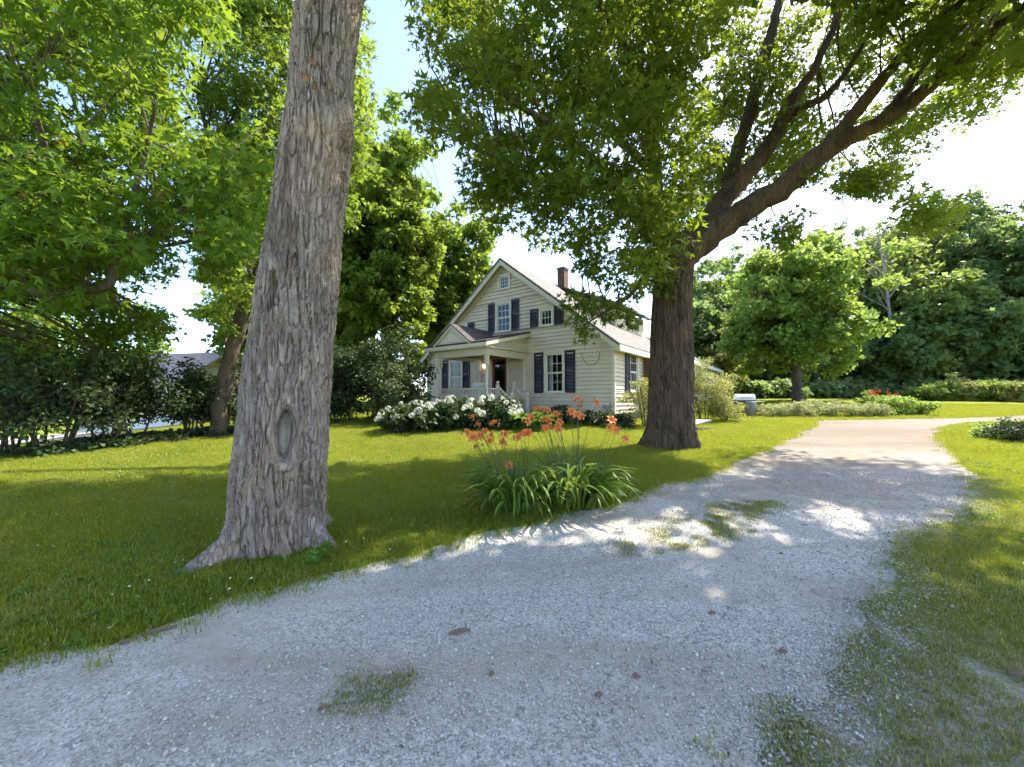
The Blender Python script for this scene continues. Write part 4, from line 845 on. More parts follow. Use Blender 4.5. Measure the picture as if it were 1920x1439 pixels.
# ------------------------------------------------------------------ shrubs and hedges
def shrub(name, x, y, h, rx, leaf_mat, label, seed, n=40, per=90, size=0.09, kind='oval', cr=None, group=None, stems=6, cat='shrub', ry=None, lump=.3, zlow=.15, stem_r=0.02, shell=.5, bark=None, lk={}):
    r = np.random.default_rng(seed); g = float(ground(x, y)); b = np.array([x, y, g]); cr = cr or (rx*.22, rx*.38)
    e = empty(name, b, label=label, cat=cat, group=group)
    cl = ball_clumps((x, y, g + h*.52), (rx, ry or rx, h*.5), n, cr[0], cr[1], seed, shell, lump); cl = cl[cl[:, 2] > g + zlow]
    m = MB(); sk = []
    for i in range(stems):
        a = r.uniform(0, 6.28); s = np.array([math.cos(a)*rx*.15, math.sin(a)*rx*.15, -.05]); t = np.array([math.cos(a)*rx*.5, math.sin(a)*(ry or rx)*.5, h*.7]); md = (s+t)/2 + r.normal(size=3)*rx*.08
        P = spline([s, md, t], 8); m.tube(P, np.linspace(stem_r, stem_r*.35, 8), 6); sk.append(np.column_stack([P + b, np.linspace(stem_r, stem_r*.35, 8)]))
    m.build('stems', bark or BARK_C, e, True)
    v, f = connect(np.vstack(sk), cl, r, stem_r*.4, 0.002, 3); link('twigs', mesh_np('twigs', v - b, f), bark or BARK_C, e, kind='stuff')
    v, f = leaves(cl, per, size, kind, r, **lk); link('foliage', mesh_np('foliage', v - b, f), leaf_mat, e)
    return e, cl
hedge = [(45, 858, 2.55, 1.15, LEAF_S, 'pale-leaved dogwood shrub with dark stems at the left edge', .035), (-60, 862, 2.5, 1.2, LEAF_S, 'dogwood shrub half outside the left edge', .03), (150, 846, 2.4, 1.1, LEAF_S, 'dogwood shrub second from the left edge', .03),
         (215, 838, 2.0, .85, LEAF_DK, 'dark green shrub left of the neighbour garage gable', .025), (325, 827, 2.1, .5, LEAF_DK, 'dark shrub standing in front of the neighbour garage', .025), (372, 822, 1.2, .6, LEAF_DK, 'small dark shrub just left of the leaning tree', .02),
         (455, 818, 2.4, 1.1, LEAF_DK, 'dark shrub right of the leaning tree, behind scarred trunk', .025)]
for i, (px, py, h, rx, lm, lab, sr) in enumerate(hedge):
    p = gp(px, py); shrub('hedge_shrub', p[0], p[1] + .5, h, rx, lm, lab, 200 + i, n=50, per=75, size=0.112, cr=(.24, .42), group='shrubs of the left hedge', stem_r=sr, zlow=.55, stems=7, lump=.35)
dark = [(648, 806, 3.6, 1.5, 'dark tall shrub just right of the scarred trunk'), (705, 800, 3.0, 1.3, 'dark shrub behind the left end of the hydrangeas'), (600, 808, 3.2, 1.4, 'dark shrub hidden mostly behind the scarred trunk'), (560, 808, 2.8, 1.3, 'dark hedge shrub left of the hidden one behind scarred trunk')]
for i, (px, py, h, rx, lab) in enumerate(dark):
    p = gp(px, py); shrub('hedge_shrub', p[0], p[1] + 2.5, h, rx, LEAF_DK, lab, 220 + i, n=66, per=75, size=0.142, cr=(.32, .55), group='dark shrubs beside the house', zlow=.3)
# ivy-like ground cover under the hedge
gx = []; r_ = np.random.default_rng(300)
for i in range(1400):
    t = r_.random(); a = gp(20 + 430*t, 862 - 48*t); gx.append([a[0] + r_.normal(0, .25), a[1] + r_.uniform(0.05, 1.4), 0, r_.uniform(.10, .22)])
gx = np.array(gx); gx[:, 2] = ground(gx[:, 0], gx[:, 1]) + .08
v, f = leaves(gx, 10, 0.10, 'broad', r_, flat=.8); link('ground_cover', mesh_np('ground_cover', v, f), LEAF_DK, kind='stuff', label='low dark green ground cover along the foot of the left hedge')
# undergrowth at the foot of the wood
ug = []
for i in range(700):
    t = r_.random(); px = 1290 + 800*t; Y = 33 + r_.random()*6; X0 = (px - CX) / F * Y; ug.append([X0, Y, float(ground(X0, Y)) + r_.uniform(.1, 1.3), r_.uniform(.4, .8)])
for i in range(420):
    t = r_.random(); px = 1285 + 480*t; Y = 37 + r_.random()*8; X0 = (px - CX) / F * Y; ug.append([X0, Y, float(ground(X0, Y)) + r_.uniform(.3, 4.0), r_.uniform(.6, 1.0)])
v, f = leaves(np.array(ug), 40, 0.42, 'broad', r_); link('undergrowth', mesh_np('undergrowth', v, f), LEAF_F, kind='stuff', label='dark undergrowth along the foot of the woodland')

# ------------------------------------------------------------------ farmhouse
Z0 = 0.60; ZS = 0.98; ZE = 3.67; ZP = 7.55; W = 9.9; D = 9.0; SL = (ZP - ZE) / (W/2)
house = empty('farmhouse', (HX, HY, Z0), HRZ, label='cream clapboard farmhouse with navy shutters and front porch', cat='house')
def hb(m, name, mat, parent=None, smooth=False, **kw):
    o = m.build(name, mat, parent or house, smooth, **kw)
    if parent is None: o.location = (0, 0, -Z0)
    return o
def uv_box(o, sx=1.0):
    me = o.data; uv = me.uv_layers.new(name='UVMap')
    for p in me.polygons:
        n = p.normal
        for li in p.loop_indices:
            c = me.vertices[me.loops[li].vertex_index].co
            if abs(n.x) > 0.45 and abs(n.x) >= abs(n.y): uv.data[li].uv = (c.y, c.z / max(.3, abs(n.x)) if abs(n.z) < .95 else c.x)
            elif abs(n.y) > 0.45: uv.data[li].uv = (c.x, c.z / max(.3, abs(n.y)))
            else: uv.data[li].uv = (c.x, c.y)
    return o
# windows: (face, x0, x1, z0, z1 [outer casing], muntin grid cols/rows per sash, sashes, shutters L,R width)
wins = [('f', -2.92, -1.96, 1.75, 3.42, 3, 2, 2, (.44, .44), 'lower right front window'), ('f', -8.38, -7.44, 1.75, 3.42, 3, 2, 2, (.44, .44), 'lower left front window beside the porch'),
        ('f', -5.46, -4.56, 4.44, 5.80, 3, 2, 2, (.38, .40), 'upper middle front window'), ('f', -3.16, -2.44, 4.46, 5.24, 3, 2, 1, (.40, .42), 'small upper right front window'),
        ('f', -7.75, -7.12, 4.40, 5.10, 3, 2, 1, (.38, .40), 'small upper left front window'), ('f', -5.32, -4.62, 6.32, 7.06 - .06, 4, 3, 1, None, 'attic window under the gable peak'),
        ('s', 1.5, 2.55, 1.80, 3.45, 3, 2, 2, (.44, None), 'side window by the corner shrub')]
DOOR = (-5.75, -4.72, 1.04, 3.42)
def face_pt(face, a, out, z):     # a along the face, out = distance outward
    return (a, -out, z) if face == 'f' else (out, a, z)
def fbox(m, face, a0, a1, o0, o1, z0, z1):
    if face == 'f': m.box(a0, a1, -o1, -o0, z0, z1)
    else: m.box(o0, o1, a0, a1, z0, z1)
# siding: every course is boards of their own
def courses(face, a0, a1, z0, z1, openings, gable=False, parent=None, exposure=0.152, out=0.0):
    z = z0; k = 0
    while z < z1 - 0.02:
        zt = min(z + exposure, z1); cuts = sorted({z, zt, *[c for o in openings for c in (o[2], o[3]) if z + .012 < c < zt - .012]})
        for za, zb in zip(cuts[:-1], cuts[1:]):
            segs = [(a0, a1)]
            for (x0, x1, b0, b1) in openings:
                if b0 < zb - .02 and b1 > za + .02:
                    segs = [s for (p, q) in segs for s in ((p, min(q, x0 + .015)), (max(p, x1 - .015), q)) if s[1] - s[0] > .03]
            for p, q in segs:
                pb, qb, pt, qt = p, q, p, q
                if gable:
                    for zz in (0, 1):
                        lim = max(0.0, (( za if zz == 0 else zb) - ZE) / SL)
                        if zz == 0: pb = max(p, -W + lim); qb = min(q, -lim)
                        else: pt = max(p, -W + lim); qt = min(q, -lim)
                    if qb - pb < .06: continue
                    if qt < pt: pt = qt = (pt + qt) / 2
                tb = 0.046 + rng.uniform(-.003, .003); tt = 0.008; m = MB()
                g = .018
                fr = lambda u, w: u + (w - u) * g / (zb - za)
                if face == 'f':
                    m.hexa([(pb, -.004-out, za-.006), (qb, -.004-out, za-.006), (qb, -out, za-.006), (pb, -out, za-.006)], [(pt, -.004-out, zb+.006), (qt, -.004-out, zb+.006), (qt, -out, zb+.006), (pt, -out, zb+.006)])
                    m.hexa([(fr(pb, pt), -tb-out, za+g), (fr(qb, qt), -tb-out, za+g), (fr(qb, qt), -.0045-out, za+g), (fr(pb, pt), -.0045-out, za+g)], [(pt, -tt-out, zb), (qt, -tt-out, zb), (qt, -.0045-out, zb), (pt, -.0045-out, zb)])
                else:
                    m.hexa([(out, pb, za-.006), (out+.004, pb, za-.006), (out+.004, qb, za-.006), (out, qb, za-.006)], [(out, pt, zb+.006), (out+.004, pt, zb+.006), (out+.004, qt, zb+.006), (out, qt, zb+.006)])
                    m.hexa([(out+.0045, pb, za+g), (out+tb, pb, za+g), (out+tb, qb, za+g), (out+.0045, qb, za+g)], [(out+.0045, pt, zb), (out+tt, pt, zb), (out+tt, qt, zb), (out+.0045, qt, zb)])
                hb(m, 'clapboard', SIDING)
        z = zt; k += 1
openF = [(w[1], w[2], w[3], w[4]) for w in wins if w[0] == 'f'] + [DOOR]; openS = [(w[1], w[2], w[3], w[4]) for w in wins if w[0] == 's']
courses('f', -W + .06, -.06, ZS, ZP - .12, openF, True)
BRX = (3.25, 4.75)      # brick chimney breast on the side wall
courses('s', .06, D, ZS, ZE - .02, openS + [(BRX[0], BRX[1], 0.4, ZE)])
for cx_, sy in ((0, 1), (-W, 1)):
    hb(MB().box(cx_ - .06 if cx_ == 0 else cx_ - .056, cx_ + .056 if cx_ == 0 else cx_ + .06, -.056, .06, ZS, ZE), 'corner_board', TRIM)
hb(MB().box(-W + .02, -.02, .012, .30, 0.2, ZS + .01), 'foundation', STONE); hb(MB().box(-.31, -.02, .30, D, 0.2, ZS + .005), 'foundation', STONE)
hb(MB().box(-W, -W + .1, .07, D, 0.2, ZE), 'side_wall', SIDING)
hb(MB().add([(-W + .1, D, .2), (-.1, D, .2), (-.1, D, ZE), (-W/2, D, ZP - .15), (-W + .1, D, ZE)], [(0, 1, 2, 3, 4)]), 'rear_wall', SIDING)
hb(MB().box(-W + .2, -.4, .4, D - .1, ZS - .06, ZS + .0), 'interior_floor', DARKIN); hb(MB().box(-W + .4, -.4, .35, D - .1, 3.62, 3.72), 'upper_floor', DARKIN)
for w in wins:
    face, a0, a1, z0, z1, nc, nr, ns, sh, lab = w; cw = 0.10; m = MB()
    fbox(m, face, a0, a0 + cw, -.10, .06, z0 + .05, z1); fbox(m, face, a1 - cw, a1, -.10, .06, z0 + .05, z1)
    fbox(m, face, a0 + cw, a1 - cw, -.10, .06, z1 - cw, z1); fbox(m, face, a0 - .02, a1 + .02, -.10, .09, z0, z0 + .05)
    fbox(m, face, a0 - .025, a1 + .025, -.01, .085, z1, z1 + .035)
    win = hb(m, 'window', TRIM, label=lab); i0, i1, j0, j1 = a0 + cw, a1 - cw, z0 + .05, z1 - cw
    for s in range(ns):
        s0 = j0 + (j1 - j0) * s / ns; s1 = j0 + (j1 - j0) * (s + 1) / ns; o = .0 if s == 0 and ns == 2 else .022; sw = .045; e = .012 * (1 if s else -1) if ns == 2 else 0
        m = MB(); lo = s0 if s == 0 else s0 - .015; hi = s1 if s == ns - 1 else s1 + .015
        fbox(m, face, i0, i0 + sw, o - .03, o, lo, hi); fbox(m, face, i1 - sw, i1, o - .03, o, lo, hi); fbox(m, face, i0 + sw, i1 - sw, o - .03, o, lo, lo + sw); fbox(m, face, i0 + sw, i1 - sw, o - .03, o, hi - sw, hi)
        hb(m, 'sash', WHITE, win)
        m = MB(); g0, g1, h0, h1 = i0 + sw, i1 - sw, lo + sw, hi - sw
        for k in range(1, nc): x = g0 + (g1 - g0) * k / nc; fbox(m, face, x - .009, x + .009, o - .022, o - .004, h0, h1)
        for k in range(1, nr): z = h0 + (h1 - h0) * k / nr; fbox(m, face, g0, g1, o - .021, o - .005, z - .009, z + .009)
        hb(m, 'muntins', WHITE, win)
        m = MB(); m.add([face_pt(face, a_, o - .013, z_) for a_, z_ in ((g0 - .01, h0 - .01), (g1 + .01, h0 - .01), (g1 + .01, h1 + .01), (g0 - .01, h1 + .01))], [(0, 1, 2, 3)]); hb(m, 'pane', GLASS, win)
    if face == 'f' and ns == 2 and z0 < 3:
        m = MB(); fbox(m, face, i0 - .05, i0 + .16, -.24, -.20, j0, j1); fbox(m, face, i1 - .16, i1 + .05, -.24, -.20, j0, j1); hb(m, 'curtain', WHITE, win)
    if sh:
        for side, sw_ in zip((0, 1), sh):
            if not sw_: continue
            b0, b1 = (a0 - sw_ - .01, a0 - .01) if side == 0 else (a1 + .01, a1 + sw_ + .01); m = MB(); zb0, zb1 = z0 + .02, z1 - .01
            fbox(m, face, b0, b0 + .06, .045, .086, zb0, zb1); fbox(m, face, b1 - .06, b1, .045, .086, zb0, zb1)
            rails = [zb0, (zb0 + zb1) / 2 + .05, zb1 - .08] if zb1 - zb0 > 1 else [zb0, zb1 - .08]
            for z in rails: fbox(m, face, b0 + .06, b1 - .06, .045, .084, z, z + .08)
            n = int((zb1 - zb0 - .16) / .055)
            for k in range(n):
                z = zb0 + .09 + k * .055
                if any(abs(z + .02 - (rr + .04)) < .06 for rr in rails[1:-1]): continue
                if face == 'f': m.add([(b0+.06, -.050, z + .045), (b1-.06, -.050, z + .045), (b1-.06, -.080, z), (b0+.06, -.080, z), (b0+.06, -.050, z + .012), (b1-.06, -.050, z+.012)], [(0,3,2,1), (3,4,5,2)])
                else: fbox(m, face, b0 + .06, b1 - .06, .050, .075, z, z + .035)
            hb(m, 'shutter', NAVY)
# door: red frame, dark glazed storm door
d0, d1, dz0, dz1 = DOOR; m = MB()
m.box(d0, d0 + .10, -.05, .10, dz0, dz1); m.box(d1 - .10, d1, -.05, .10, dz0, dz1); m.box(d0 + .10, d1 - .10, -.05, .10, dz1 - .12, dz1)
df = hb(m, 'door_frame', TRIM)
m = MB(); e0, e1 = d0 + .10, d1 - .10; m.box(e0, e0 + .12, -.02, .03, dz0, dz1 - .12); m.box(e1 - .12, e1, -.02, .03, dz0, dz1 - .12); m.box(e0 + .12, e1 - .12, -.02, .03, dz0, dz0 + .55); m.box(e0 + .12, e1 - .12, -.02, .03, dz1 - .24, dz1 - .12)
dr = hb(m, 'door', REDDOOR, label='dark red front door with tall glass'); hb(MB().box(e0 + .11, e1 - .11, .002, .008, dz0 + .54, dz1 - .23), 'pane', GLASS, dr)
m = MB(); m.lathe([(0.0, 0), (.028, .005), (.03, .03), (.0, .05)], 0, 0, 10); hdl = hb(m, 'handle', METALDARK, dr); hdl.location = (e1 - .06, -.045, dz0 + 1.0); hdl.rotation_euler = (R(90), 0, 0)
# roof
OV = 0.36; OVF = 0.34; TH_ = 0.10
def slope_slab(name, xr, zr, xe, ze, y0, y1, th, mat, lab=None):
    m = MB(); m.hexa([(xr, y0, zr), (xe, y0, ze), (xe, y1, ze), (xr, y1, zr)] if xe > xr else [(xe, y0, ze), (xr, y0, zr), (xr, y1, zr), (xe, y1, ze)],
                     [(xr, y0, zr+th), (xe, y0, ze+th), (xe, y1, ze+th), (xr, y1, zr+th)] if xe > xr else [(xe, y0, ze+th), (xr, y0, zr+th), (xr, y1, zr+th), (xe, y1, ze+th)])
    o = uv_box(hb(m, name, mat)); return o
xm = -W/2
slope_slab('roof', xm, ZP, OV, ZE - OV*SL, -OVF - .04, D + .2, TH_, SHINGLE); slope_slab('roof', xm, ZP, -W - OV, ZE - OV*SL, -OVF - .04, D + .2, TH_, SHINGLE)
for s in (1, -1):     # rake boards and soffits
    xe = xm + s * (W/2 + OV); ze = ZE - OV*SL; m = MB()
    for (o0, o1, dz0_, dz1_) in ((-OVF, -OVF + .03, -.20, -.002), (-OVF - .02, -OVF, -.075, -.002)):
        b = [(xm, o0, ZP + dz0_), (xe, o0, ze + dz0_), (xe, o1, ze + dz0_), (xm, o1, ZP + dz0_)]; t = [(p[0], p[1], p[2] - dz0_ + dz1_) for p in b]
        if s < 0: b = [b[1], b[0], b[3], b[2]]; t = [t[1], t[0], t[3], t[2]]
        m.hexa(b, t)
    hb(m, 'rake_board', TRIM); m = MB()
    b = [(xm, -OVF + .03, ZP - .06), (xe, -OVF + .03, ze - .06), (xe, -.0, ze - .06), (xm, -.0, ZP - .06)]; t = [(p[0], p[1], p[2] + .03) for p in b]
    if s < 0: b = [b[1], b[0], b[3], b[2]]; t = [t[1], t[0], t[3], t[2]]
    m.hexa(b, t); hb(m, 'soffit', TRIM)
    m = MB(); b = [(xm, -.062, ZP - .30), (xm + s*(W/2 - .0), -.062, ZE - .24), (xm + s*(W/2 - .0), -.03, ZE - .24), (xm, -.03, ZP - .30)]; t = [(p[0], p[1], p[2] + .2) for p in b]
    if s < 0: b = [b[1], b[0], b[3], b[2]]; t = [t[1], t[0], t[3], t[2]]
    m.hexa(b, t); hb(m, 'frieze_board', TRIM)
    m = MB(); xa, xb = (OV - .02, OV + .012) if s > 0 else (-W - OV - .012, -W - OV + .02)
    m.box(xa, xb, -OVF, D + .1, ze - .16, ze + .05); hb(m, 'fascia', TRIM)
    m = MB(); xa, xb = (.0, OV - .02) if s > 0 else (-W - OV + .02, -W)
    m.box(xa, xb, -OVF + .03, D, ze - .12, ze - .09); hb(m, 'soffit', TRIM)
ch = uv_box(hb(MB().box(xm - .21, xm + .21, 5.0, 5.46, 6.6, 8.62), 'chimney', BRICK)); hb(MB().box(xm - .25, xm + .25, 4.96, 5.50, 8.62, 8.70), 'chimney_cap', STONE)
uv_box(hb(MB().box(-.02, .45, BRX[0], BRX[1], 0.4, ZE - .35), 'chimney_breast', BRICK))
# shed dormer on the right roof slope
zf = lambda x: ZP + (x - xm) * -SL
dx, dy0, dy1, dzt = -1.5, 4.0, 8.2, 5.85; m = MB()
m.add([(dx, dy0, zf(dx)), (dx, dy1, zf(dx)), (dx, dy1, dzt), (dx, dy0, dzt)], [(0, 1, 2, 3)]); m.add([(dx, dy0, zf(dx)), (dx, dy0, dzt), (xm + .7, dy0, ZP - .55)], [(0, 1, 2)]); m.add([(dx, dy1, zf(dx)), (dx, dy1, dzt), (xm + .7, dy1, ZP - .55)], [(2, 1, 0)])
hb(m, 'dormer_wall', SIDING)
z = zf(dx) + .08
while z < dzt - .05:
    m = MB(); xk = xm + .7 + (dzt - z) * (dx - xm - .7) / (dzt - (ZP - .55)) if False else dx - (dzt - z) * 0; x_lo = xm + (ZP - z) / SL + .02
    xl = max(x_lo if False else xm + .8, dx - 0); xa = max(xm + .75, -999)
    # cheek boards run from the roof slope to the dormer front
    xs_ = dx - (z - zf(dx)) / SL if False else xm + (ZP - z) / SL
    m.hexa([(max(xs_ - 1.9, xm + .9) if False else max(dx - (z - zf(dx)) / SL, xm + .8), dy0 - .024, z), (dx + .02, dy0 - .024, z), (dx + .02, dy0 - .001, z), (max(dx - (z - zf(dx)) / SL, xm + .8), dy0 - .001, z)], [(max(dx - (z - zf(dx)) / SL, xm + .8), dy0 - .01, z + .15), (dx + .02, dy0 - .01, z + .15), (dx + .02, dy0 - .001, z + .15), (max(dx - (z - zf(dx)) / SL, xm + .8), dy0 - .001, z + .15)])
    hb(m, 'clapboard', SIDING); z += .152
slope_slab('dormer_roof', xm + .35, ZP - .25, dx + .4, dzt - .02, dy0 - .25, dy1 + .25, .09, SHINGLE)
m = MB(); m.box(dx - .01, dx + .03, 5.2, 6.1, 5.05, 5.70); hb(m, 'dormer_window', WHITE); m = MB(); m.box(dx + .031, dx + .036, 5.28, 6.02, 5.12, 5.63); hb(m, 'pane', GLASS)
# rear wing
WX = 0.5; wy0, wy1, WE = D + .02, 19.4, 3.55; openW = [(12.0, 12.7, 2.2, 3.15), (14.6, 15.3, 2.2, 3.15), (17.2, 17.9, 2.2, 3.15)]
courses('s', wy0, wy1, 1.3, WE, openW, out=WX)
hb(MB().box(WX - .02, WX + .034, wy1, wy1 + .1, 1.3, WE), 'corner_board', TRIM); hb(MB().box(WX - .3, WX - .01, wy0, wy1, .5, 1.32), 'foundation', STONE)
hb(MB().box(-6, WX - .1, wy1 - .1, wy1 - .02, 1.3, WE), 'rear_wall', SIDING); hb(MB().box(-.1, WX - .002, wy0 - .05, wy0 - .01, 1.0, WE), 'wing_end_wall', SIDING)
for (a0, a1, z0, z1) in openW:
    m = MB(); m.box(WX - .05, WX + .045, a0, a0 + .08, z0, z1); m.box(WX - .05, WX + .045, a1 - .08, a1, z0, z1); m.box(WX - .05, WX + .045, a0 + .08, a1 - .08, z1 - .08, z1); m.box(WX - .05, WX + .05, a0 + .08, a1 - .08, z0, z0 + .06); wv = hb(m, 'window', TRIM)
    hb(MB().box(WX - .02, WX - .012, a0 + .07, a1 - .07, z0 + .05, z1 - .07), 'pane', GLASS, wv); hb(MB().box(WX - .022, WX - .002, (a0+a1)/2 - .012, (a0+a1)/2 + .012, z0 + .06, z1 - .08).box(WX - .021, WX - .001, a0 + .08, a1 - .08, (z0+z1)/2 - .02, (z0+z1)/2 + .02), 'muntins', WHITE, wv)
slope_slab('wing_roof', WX - 3.6, WE + 2.25, WX + .35, WE - .0, wy0 - .1, wy1 + .3, .1, SHINGLE); slope_slab('wing_roof', WX - 3.6, WE + 2.25, WX - 7.4, WE, wy0 - .1, wy1 + .3, .1, SHINGLE)
hb(MB().box(WX + .33, WX + .36, wy0 - .1, wy1 + .28, WE - .16, WE + .05), 'fascia', WHITE); hb(MB().box(WX + .034, WX + .33, wy0, wy1 + .2, WE - .10, WE - .07), 'soffit', WHITE)
hb(MB().prism([(WX, 1.3), (WX, WE), (WX - 3.6, WE + 2.2), (WX - 7.2, WE), (WX - 7.2, 1.3)], wy1 + .02, wy1 + .06), 'wing_gable_wall', SIDING)
# porch: x -6.34..-3.83, y 0..-2.55
PX0, PX1, PD, PF = -6.40, -3.80, 2.55, 1.04; BZ0, BZ1 = 3.16, 3.44
fl = MB()
for k in range(19):
    y = -.02 - k * .135; hb(MB().box(PX0 - .06, PX1 + .06, y - .13, y, PF - .04, PF + rng.uniform(-.001, .001)), 'floor_board', PORCHWOOD)
hb(MB().box(PX0, PX1, -PD, -PD + .05, PF - .24, PF - .045).box(PX1 - .05, PX1, -PD + .05, -.03, PF - .24, PF - .045).box(PX0, PX0 + .05, -PD + .05, -.03, PF - .24, PF - .045), 'porch_skirt', TRIM)
lat = MB()
for k in range(18): x = PX0 + .05 + k * .145; lat.box(x, x + .07, -PD + .02, -PD + .04, .45, PF - .24)
for k in range(16): y = -PD + .08 + k * .15; lat.box(PX1 - .04, PX1 - .02, y, y + .07, .45, PF - .24)
hb(lat, 'lattice', TRIM)
prof = lambda z0, z1: [(.062, z0), (.062, z0 + .62), (.045, z0 + .64), (.058, z0 + .68), (.040, z0 + .72), (.050, z0 + .86), (.058, z0 + 1.1), (.050, z0 + 1.5), (.040, z1 - .46), (.058, z1 - .43), (.042, z1 - .40), (.062, z1 - .37), (.062, z1)]
for (x, y) in ((PX1 - .06, -PD + .06), (PX0 + .06, -PD + .06), (PX1 - .06, -.08), (PX0 + .06, -.08)):
    m = MB(); m.lathe(prof(PF, BZ0), x, y, 12); m.box(x - .065, x + .065, y - .065, y + .065, PF + .003, PF + .60); m.box(x - .065, x + .065, y - .065, y + .065, BZ0 - .36, BZ0 - .002); hb(m, 'porch_post', TRIM, smooth=False)
hb(MB().box(PX0 - .01, PX1 + .01, -PD - .01, -PD + .13, BZ0, BZ1).box(PX1 - .13, PX1 + .01, -PD + .13, -.03, BZ0, BZ1).box(PX0 - .01, PX0 + .13, -PD + .13, -.03, BZ0, BZ1), 'porch_beam', TRIM)
hb(MB().box(PX0 + .13, PX1 - .13, -PD + .13, -.03, BZ0 + .16, BZ0 + .18), 'porch_ceiling', CEILWOOD)
RW0 = 4.26; RF0 = 3.58; ex = .22; fo = .30; gsl = (RW0 - RF0) / (PD + fo)
def rz_(y): return RW0 + y * gsl
y_f = -PD - fo
m = MB(); m.hexa([(PX0 - ex - .25, y_f, RF0), (PX1 + ex, y_f, RF0), (PX1 + ex, -.03, RW0), (PX0 - ex - .25, -.03, RW0)], [(PX0 - ex - .25, y_f, RF0 + .07), (PX1 + ex, y_f, RF0 + .07), (PX1 + ex, -.03, RW0 + .07), (PX0 - ex - .25, -.03, RW0 + .07)])
uv_box(hb(m, 'porch_roof', SHINGLE2))
for xx in (PX1 + ex - .03, PX0 - ex - .25):      # verge boards
    m = MB(); m.hexa([(xx, y_f - .01, RF0 - .13), (xx + .032, y_f - .01, RF0 - .13), (xx + .032, -.03, RW0 - .13), (xx, -.03, RW0 - .13)], [(xx, y_f - .01, RF0 - .002), (xx + .032, y_f - .01, RF0 - .002), (xx + .032, -.03, RW0 - .002), (xx, -.03, RW0 - .002)]); hb(m, 'verge_board', TRIM)
hb(MB().box(PX0 - ex - .21, PX1 + ex - .03, y_f - .012, y_f + .02, RF0 - .13, RF0 - .003), 'porch_fascia', TRIM)
hb(MB().box(PX0 - ex - .2, PX1 + ex - .03, y_f + .02, -PD - .01, BZ1 - .02, BZ1 + .005).box(PX1 + .01, PX1 + ex - .03, -PD - .01, -.03, BZ1 - .02, BZ1 + .005), 'porch_soffit', TRIM)
# triangular side infill between beam and roof
for xx in (PX1 - .03, PX0 + .01):
    hb(MB().add([(xx, -PD, BZ1), (xx, -.03, BZ1), (xx, -.03, RW0 - .01), (xx, -PD, rz_(-PD) - .01), (xx + .02, -PD, BZ1), (xx + .02, -.03, BZ1), (xx + .02, -.03, RW0 - .01), (xx + .02, -PD, rz_(-PD) - .01)], [(0, 3, 2, 1), (4, 5, 6, 7), (0, 1, 5, 4), (1, 2, 6, 5), (2, 3, 7, 6), (3, 0, 4, 7)]), 'porch_gable_infill', SIDING)
# little pediment gable over the porch front
gxc, gw, gh = -5.33, 0.98, 0.80; gy = y_f - .05; yr = -.35
m = MB(); m.prism([(gxc - gw + .12, RF0 + .03), (gxc + gw - .12, RF0 + .03), (gxc, RF0 + gh - .06)], gy + .06, gy + .10); ped = hb(m, 'pediment', SIDING)
m = MB(); m.prism([(gxc - gw + .42, RF0 + .13), (gxc + gw - .42, RF0 + .13), (gxc, RF0 + gh - .28)], gy + .04, gy + .06); hb(m, 'pediment_panel', TRIM, ped)
for s in (-1, 1):
    m = MB(); b = [(gxc, gy, RF0 + gh - .11), (gxc + s*gw, gy, RF0 - .03), (gxc + s*gw, gy + .12, RF0 - .03), (gxc, gy + .12, RF0 + gh - .11)]; t = [(p[0], p[1], p[2] + .11) for p in b]
    if s < 0: b = [b[1], b[0], b[3], b[2]]; t = [t[1], t[0], t[3], t[2]]
    m.hexa(b, t); hb(m, 'pediment_rake', TRIM)
    zb_ = RF0 + gh; m = MB(); b = [(gxc, gy - .03, zb_), (gxc + s*(gw + .06), gy - .03, RF0 + .025), (gxc + s*(gw + .06), y_f + .9, RF0 + .025 + .0), (gxc, yr, zb_)]
    t = [(p[0], p[1], p[2] + .05) for p in b]
    if s < 0: b = [b[1], b[0], b[3], b[2]]; t = [t[1], t[0], t[3], t[2]]
    m.hexa(b, t); uv_box(hb(m, 'pediment_roof', SHINGLE2))
# railings
def railing(a, b, z0, z1a, z1b, n, nm='railing'):
    a = Vector(a); b = Vector(b); hb(MB().bar((a.x, a.y, z1a), (b.x, b.y, z1b), .07, .045), 'handrail', TRIM); hb(MB().bar((a.x, a.y, z0[0]), (b.x, b.y, z0[1]), .05, .05), 'bottom_rail', TRIM)
    for k in range(n):
        t = (k + .5) / n; x = a.x + (b.x-a.x)*t; y = a.y + (b.y-a.y)*t; hb(MB().box(x - .016, x + .016, y - .016, y + .016, z0[0] + (z0[1]-z0[0])*t + .01, z1a + (z1b-z1a)*t - .01), 'baluster', TRIM)
zr = PF + .88
railing((PX0 + .12, -PD + .06, 0), (PX1 - .12, -PD + .06, 0), (PF + .1, PF + .1), zr, zr, 22); railing((PX0 + .06, -PD + .12, 0), (PX0 + .06, -.14, 0), (PF + .1, PF + .1), zr, zr, 20)
railing((PX1 - .06, -PD + .12, 0), (PX1 - .06, -1.93, 0), (PF + .1, PF + .1), zr, zr, 4); railing((PX1 - .06, -.80, 0), (PX1 - .06, -.14, 0), (PF + .1, PF + .1), zr, zr, 5)
SX = .62
